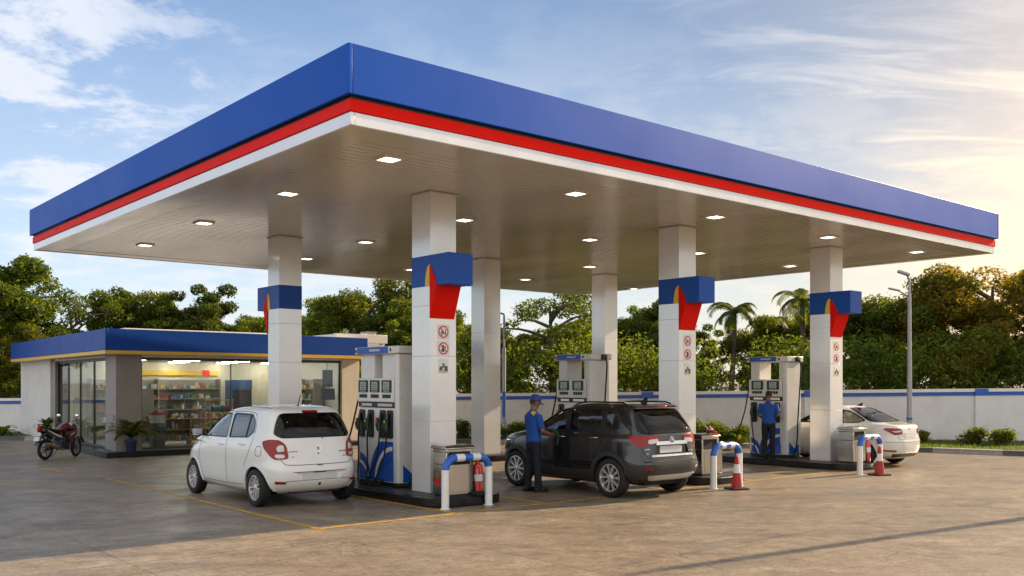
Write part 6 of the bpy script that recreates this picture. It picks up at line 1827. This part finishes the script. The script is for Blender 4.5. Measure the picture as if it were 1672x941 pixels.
trees = [  # px, top y, distance, prototype, width factor, label
 (-35, 405, 40, T[0], 1.15, 'tall dense tree cut by the left edge of the photo'),
 (55, 455, 41, P_open, 1.0, 'open branched tree behind the left end of the shop'),
 (112, 482, 43, P_open, .8, 'lower open tree over the left part of the shop fascia'),
 (20, 530, 39, T[1], .8, 'low bushy tree left of the shop, above the blue stripe'),
 (172, 494, 46, T[2], .9, 'small round tree above the corner of the shop fascia'),
 (238, 464, 46, T[0], 1.0, 'broad dark tree behind the middle of the shop roof'),
 (290, 482, 47, T[1], .85, 'mid green tree between the two broad trees over the shop'),
 (338, 467, 46, T[2], 1.05, 'broad dark tree over the shop, left of the second column'),
 (400, 508, 47, T[0], .9, 'tree behind the shop roof, directly left of the second column'),
 (462, 520, 47, T[1], .8, 'low tree hidden by the second column'),
 (520, 512, 48, T[2], .9, 'low tree just right of the second column'),
 (590, 452, 46, T[1], 1.0, 'tall bushy tree above the white roof block of the shop'),
 (648, 490, 45, T[0], .95, 'tree left of the nearest column, above the tallest pump'),
 (715, 490, 47, T[1], .9, 'tree hidden behind the nearest column'),
 (765, 545, 44, T[2], .85, 'low tree seen between the nearest and the plain column'),
 (838, 545, 42, T[1], .9, 'low bright tree behind the blue and white striped lamp post'),
 (905, 470, 43, P_open, 1.15, 'spreading open tree between the striped lamp post and the farthest column'),
 (950, 520, 45, T[0], .9, 'dense tree left of the farthest plain column'),
 (1035, 484, 45, T[0], 1.0, 'dense tree right of the farthest plain column'),
 (1075, 500, 44, T[1], .9, 'mid green tree touching the third column from its left'),
 (1150, 530, 45, T[2], 1.0, 'dark low tree under the middle coconut palm'),
 (1235, 520, 46, T[1], 1.0, 'bushy tree between the two coconut palms'),
 (1290, 525, 43, T[0], .9, 'dark tree left of the column in front of the sedan'),
 (1345, 505, 44, T[1], .9, 'tree hidden by the column in front of the sedan'),
 (1412, 482, 43, T[0], 1.0, 'dense tree right of the column in front of the sedan'),
 (1470, 458, 42, T[1], 1.05, 'leafy tree behind the tall double armed street lamp'),
 (1535, 480, 43, T[3], .95, 'olive tree just right of the tall street lamp'),
 (1610, 430, 40, T[3], 1.15, 'tall sunlit olive tree near the right edge'),
 (1690, 440, 39, T[3], 1.0, 'olive tree cut by the right edge of the photo'),
 (492, 490, 52, T[1], 1.1, 'far bushy tree in the gap right of the second column'),
 (690, 505, 53, T[0], 1.0, 'far tree peeping left of the nearest column'),
 (800, 530, 52, T[1], 1.2, 'far tree behind the plain column next to the nearest one'),
 (270, 512, 56, T[1], 1.6, 'far tree filling in low above the middle of the shop fascia'),
 (430, 518, 55, T[0], 1.3, 'far low tree left of the second column above the shop'),
 (1570, 560, 37, T[3], .8, 'low olive bush tree above the wall pier'),
]
for i, (px_, ty, d, pr, wd, lb) in enumerate(trees):
    place(pr, px_, ty, d, i*1.7, lb, wide=wd)
for i, (px_, ty, d, lb) in enumerate([(1192, 478, 44, 'coconut palm with full round head between two columns'), (1318, 452, 42, 'coconut palm leaning half behind the column by the sedan'),
                                     (1255, 505, 50, 'small distant palm between the two coconut palms'), (775, 560, 41, 'low palm beside the plain column next to the nearest one')]):
    place(P_palm[i % 2], px_, ty, d, i*2.1, lb, h0=7.3, cat='palm', group='palms beyond the boundary wall')
# undergrowth beyond the wall: one mass
npr = np.random.default_rng(5); cl = []
for i in range(520):
    x = npr.uniform(-27, 30); s = npr.uniform(.5, 1.1)
    z = npr.uniform(.3, 3.3) if x > -4 else npr.uniform(.3, 2.6)
    y = 38.4 - .15*x + npr.uniform(-1.0, 3.5)
    cl.append(((x, y, z), (s*1.2, s, s), s*s))
v, f = leaf_cloud(npr, cl, (.12,.26), 300)
o = link('undergrowth', np_mesh('undergrowth', v, f), m_leafd); tag(o, 'dense dark undergrowth filling the gap beneath the trees', 'undergrowth', kind='stuff')

# hedges and bushes on the verge
def bush(name, c, rad, n, label, cat, group, seed, lm=None, leaf=(.06,.12), per=260):
    npr = np.random.default_rng(seed); rg = random.Random(seed)
    root = empty(name, c, 0, label, cat, group)
    cl = []
    for i in range(n):
        a = rg.uniform(-1,1); q = (a*rad[0], rg.uniform(-1,1)*rad[1]*.6, rad[2]*rg.uniform(.35,1.2))
        s = rad[2]*rg.uniform(.35,.6)
        cl.append((q, (s*1.2,s,s*.8), 1))
    v, f = leaf_cloud(npr, cl, leaf, per)
    link('foliage', np_mesh('foliage', v, f), lm or m_hedge, root)
    mb = MB()
    for i in range(5): mb.tube([(rg.uniform(-.1,.1), rg.uniform(-.1,.1), -.05), (rg.uniform(-.6,.6)*rad[0], rg.uniform(-.5,.5)*rad[1], rad[2]*.9)], [.022,.01], 5)
    mb.build('stem', m_bark, root)
    return root
def vg(px, d): return ((px-836)/1559*d, d, .11)
bush('hedge', vg(783,32.2), (.95,.35,.42), 10, 'clipped low hedge between the nearest and the plain column', 'hedge', 'low hedges in front of the wall', 1)
bush('hedge', vg(850,31.8), (.75,.4,.42), 9, 'clipped low hedge behind the blue shirted attendant', 'hedge', 'low hedges in front of the wall', 2)
bush('hedge', vg(1150,29.6), (.7,.45,.48), 9, 'green hedge right of the third column above the steel bin', 'hedge', 'low hedges in front of the wall', 3)
bush('hedge', vg(1192,29.2), (.55,.4,.42), 8, 'rounded hedge left of the pump with the second attendant', 'hedge', 'low hedges in front of the wall', 4)
bush('bush', vg(1590,29.0), (.26,.24,.34), 6, 'clipped bush nearer the sedan of the two by the wall', 'bush', 'clipped bushes by the wall', 5, m_leafm)
bush('bush', vg(1639,28.5), (.26,.24,.34), 6, 'clipped bush farther right from the sedan of the two by the wall', 'bush', 'clipped bushes by the wall', 6, m_leafm)
bush('bush', vg(1505,29.8), (.3,.2,.3), 5, 'small bush behind the boot of the white sedan', 'bush', 'clipped bushes by the wall', 7, m_leafm)
def tuft(c, n, L, label, name='fern', seed=1, group=None, parent=None):
    rg = random.Random(seed); V_ = []; F_ = []
    for i in range(n):
        az = rg.uniform(0, 2*PI); o = Vector((math.cos(az), math.sin(az), 0)); sd = Vector((-o.y, o.x, 0))
        p = Vector((0,0,0)); a = rg.uniform(.6,1.4); l = L*rg.uniform(.7,1.1); ws = .035*L/.5
        prev = None
        for s in range(6):
            w = sd*ws*math.sin(PI*(s+.6)/6.4)
            k = len(V_); V_ += [p-w, p+w]
            if s: F_.append((k-2,k-1,k+1,k))
            p = p + (o*math.cos(a)+Vector((0,0,math.sin(a))))*l/5; a -= .33
    o = link(name if parent is None else 'foliage', np_mesh('tuft', V_, F_), m_palm, parent)
    if parent is None:
        o.location = c; tag(o, label, 'plant', group)
    return o
tuft(vg(1208,28.6), 26, .75, 'spiky plant at the foot of the pump with the second attendant', seed=3)
tuft(vg(1142,29.0), 22, .8, 'spiky plant rising right beside the third column', seed=4)
tuft((-18.75,35.0,.1), 26, .7, 'small spiky plant at the wall left of the shop', seed=9)
tuft((-18.1,33.9,.1), 26, .85, 'taller spiky plant against the white end wall of the shop', seed=8)
# grass on the verge
npr = np.random.default_rng(8); V_ = []; F_ = []
N = 26000
for i in range(N):
    t = npr.random(); k = min(int(t*(len(KS)-1)), len(KS)-2); p = KS[k].lerp(KS[k+1], t*(len(KS)-1)-k)
    s = (p-WA).dot(WD); q = WA + WD*max(0, s) + WN*.1
    if -18.3 < p.x < -4.8: continue
    p2 = p.lerp(q, npr.uniform(.08, .98)); z = .105
    a = npr.uniform(0, 2*PI); h = npr.uniform(.04,.11); w = .012
    dx, dy = math.cos(a)*w, math.sin(a)*w
    b = len(V_); V_ += [(p2.x-dx,p2.y-dy,z),(p2.x+dx,p2.y+dy,z),(p2.x+npr.normal(0,.03),p2.y+npr.normal(0,.03),z+h)]; F_.append((b,b+1,b+2))
o = link('grass', np_mesh('grass', V_, F_), m_grassl); tag(o, 'short green grass on the verge before the wall', 'grass', kind='stuff')
# (after the vegetation helpers)
pp = P0 + SB*.38 - SA*.16
potted((pp.x, pp.y, .146), 'potted palm in a blue pot against the corner pillar of the shop', .85, 2, 60, 1.15)
q = P0 + SA*6.6 - SB*.35
potted((q.x, q.y, .145), 'small bushy potted plant behind the motorcycle by the shop door', .9, 5, 40, .7)

# ------------------------------------------------------------------ motorcycle
m_mred = mat('bike_red', (.11,.004,.005), .22, coat=1.0, var=.05)
m_mblk = mat('bike_black', (.012,.012,.012), .3, coat=.6, var=.1)
m_exh = mat('exhaust', (.45,.36,.22), .3, 1.0, var=.1)
bk = (G(73,751) + G(125,746))/2
hd = math.atan2((G(125,746)-G(73,751)).y, (G(125,746)-G(73,751)).x)
t = empty('motorcycle', (bk.x, bk.y, 0), R(76), 'black and red commuter motorcycle parked beside the shop', 'motorcycle')
wb = 1.26; rw = .295; t.scale = (.92,)*3
def bwheel(x, turn=0):
    w = empty('wheel', (x,0,rw)); w.parent = t; w.rotation_euler.z = turn
    M = Matrix.Rotation(R(90), 4, 'X')
    mb = MB(); mb.lathe([(.225,-.03),(.25,-.044),(.28,-.034),(.295,0),(.28,.034),(.25,.044),(.225,.03)], 40, 0, M, False); mb.build('tyre', m_rubber, w, smooth=50)
    mb = MB(); mb.lathe([(.228,-.03),(.232,0),(.228,.03),(.20,.022),(.20,-.022),(.228,-.03)], 36, 0, M, False); mb.lathe([(.04,-.05),(.04,.05)], 14, 0, M)
    for i in range(5):
        a = 2*PI*i/5; d = Vector((math.cos(a),0,math.sin(a))); mb.tube([d*.03, d*.205], [.018,.013], 6)
    mb.lathe([(.11,.03),(.11,.036),(.07,.036),(.07,.03)], 24, 1, M, False)
    mb.build('rim', [m_mblk, m_galv], w, smooth=40)
bwheel(-wb/2); bwheel(wb/2, .25)
mb = MB()
for s in (1,-1): mb.tube([(-wb/2, s*.09, rw), (-.10, s*.10, .34)], .022, 8); mb.tube([(-.50, s*.12, .36), (-.42, s*.13, .66)], .028, 8)
mb.tube([(-.1,0,.36),(.15,0,.30),(.32,0,.55),(.42,0,.86)], .03, 8); mb.tube([(.42,0,.86),(-.10,0,.72),(-.55,0,.74)], .03, 8)
mb.build('frame', m_mblk, t, smooth=50)
mb = MB(); mb.cbox((.05,0,.36), (.34,.24,.22)); mb.cbox((.16,0,.48), (.20,.16,.18), None, (0,.35,0)); mb.lathe([(.10,-.14),(.10,.14)], 18, 0, Matrix.Translation((-.03,0,.34)) @ Matrix.Rotation(R(90),4,'X')); mb.build('engine', m_dark, t, bevel=.02)
mb = MB()
mb.tube(smooth_path([(.36,0,.86),(.18,0,.90),(-.02,0,.84),(-.12,0,.76)], 5), [(.10,.11),(.125,.13),(.135,.14),(.14,.145),(.14,.15),(.135,.15),(.13,.15),(.12,.14),(.115,.13),(.10,.12),(.10,.12),(.09,.11),(.08,.10),(.07,.09),(.06,.08),(.05,.07)], 14, None, (0,0,1)); mb.build('fuel_tank', m_mred, t, smooth=60)
mb = MB()
mb.tube(smooth_path([(-.06,0,.80),(-.30,0,.80),(-.52,0,.86),(-.76,0,.93)], 5), [(.05,.10)]*6+[(.05,.13)]*5+[(.045,.11)]*5, 12, None, (0,0,1)); mb.build('saddle', m_rubber, t, smooth=60)
for s in (1,-1):
    mb = MB(); mb.prism([(.0,.62),(-.28,.68),(-.78,.90),(-.80,.84),(-.55,.70),(-.30,.56),(-.05,.52)], s*.10, s*.135, 0, lambda p: Vector((p.x, p.z, p.y))); mb.prism([(-.10,.635),(-.30,.70),(-.70,.86),(-.68,.83),(-.32,.655),(-.12,.60)], s*.1355, s*.139, 1, lambda p: Vector((p.x, p.z, p.y))); mb.build('side_panel', [m_mblk, m_signw], t, bevel=.008)
    mb = MB(); mb.prism([(.16,.76),(.46,.84),(.52,.74),(.40,.60),(.30,.42),(.20,.40),(.18,.58)], s*.10, s*.15, 0, lambda p: Vector((p.x, p.z, p.y))); mb.prism([(.22,.68),(.42,.755),(.40,.73),(.24,.64)], s*.1505, s*.154, 1, lambda p: Vector((p.x, p.z, p.y))); mb.build('shroud', [m_mred, m_signw], t, bevel=.012)
mb = MB(); mb.tube([(-.80,0,.92),(-.88,0,.86),(-.86,0,.80)], [(.05,.09),(.05,.08),(.04,.06)], 10, None, (0,1,0)); mb.build('tail_lamp', m_tail, t, smooth=60)
mb = MB(); mb.tube(smooth_path([(-.55,0,.74),(-.80,0,.66),(-.98,0,.44)], 5), [(.015,.085)]*11, 8, None, (0,0,1)); mb.build('rear_mudguard', m_mblk, t, smooth=60)
mb = MB(); mb.prism([(-.09,-.05),(.09,-.05),(.09,.06),(-.09,.06)], 0, .008, 0, lambda p: Vector((-.965-p.z-.3*p.y*-1, p.x, .60+p.y))); mb.build('number_plate', m_plate, t)
mb = MB(); mb.tube([(-.05,-.14,.28),(-.25,-.16,.30)], .022, 8); mb.tube([(-.25,-.16,.30),(-.34,-.17,.335),(-.72,-.18,.45),(-.76,-.18,.465)], [.03,.05,.052,.04], 12); mb.build('exhaust', m_exh, t, smooth=50)
mb = MB()
for s in (1,-1): mb.tube([(wb/2, s*.075, rw), (.44, s*.075, .82)], [.026,.02], 10)
mb.build('fork', m_galv, t, smooth=50)
mb = MB(); mb.tube([(.86*math.cos(a)*.40+wb/2-.02, 0, rw+.33*math.sin(a)) for a in [R(20+15*i) for i in range(11)]], [(.012,.06)]*11, 8, None, (0,0,1)); mb.build('front_mudguard', m_mred, t, smooth=60)
mb = MB(); mb.ball((.50,0,.86), (.10,.12,.12), 14, 10); mb.build('headlight_cowl', m_mblk, t, smooth=60)
mb = MB(); mb.prism([(.585,.80),(.625,.80),(.58,.94),(.54,.97)], -.05, .05, 0, lambda p: Vector((p.x, p.z, p.y))); mb.build('headlight', m_chrome, t)
mb = MB(); mb.tube(smooth_path([(.24,.36,.98),(.32,.26,1.0),(.42,.08,.95),(.42,-.08,.95),(.32,-.26,1.0),(.24,-.36,.98)], 5), .014, 8)
for s in (1,-1): mb.tube([(.30,s*.27,1.0),(.235,s*.37,.978)], .022, 8); mb.tube([(.36,s*.25,1.01),(.30,s*.37,1.0)], .007, 6)
mb.build('handlebar', m_mblk, t, smooth=60)
for s in (1,-1):
    mb = MB(); mb.tube([(.33,s*.25,1.0),(.30,s*.30,1.17)], .008, 6); mb.ball((.29,s*.31,1.22), (.02,.075,.05), 12, 8); mb.ball((.272,s*.31,1.22), (.008,.066,.042), 12, 8, 1); mb.build('mirror', [m_mblk, m_chrome], t, smooth=60)
mb = MB(); mb.tube([(-.02,.10,.28),(-.06,.26,.01)], .012, 6); mb.build('kick_stand', m_mblk, t)
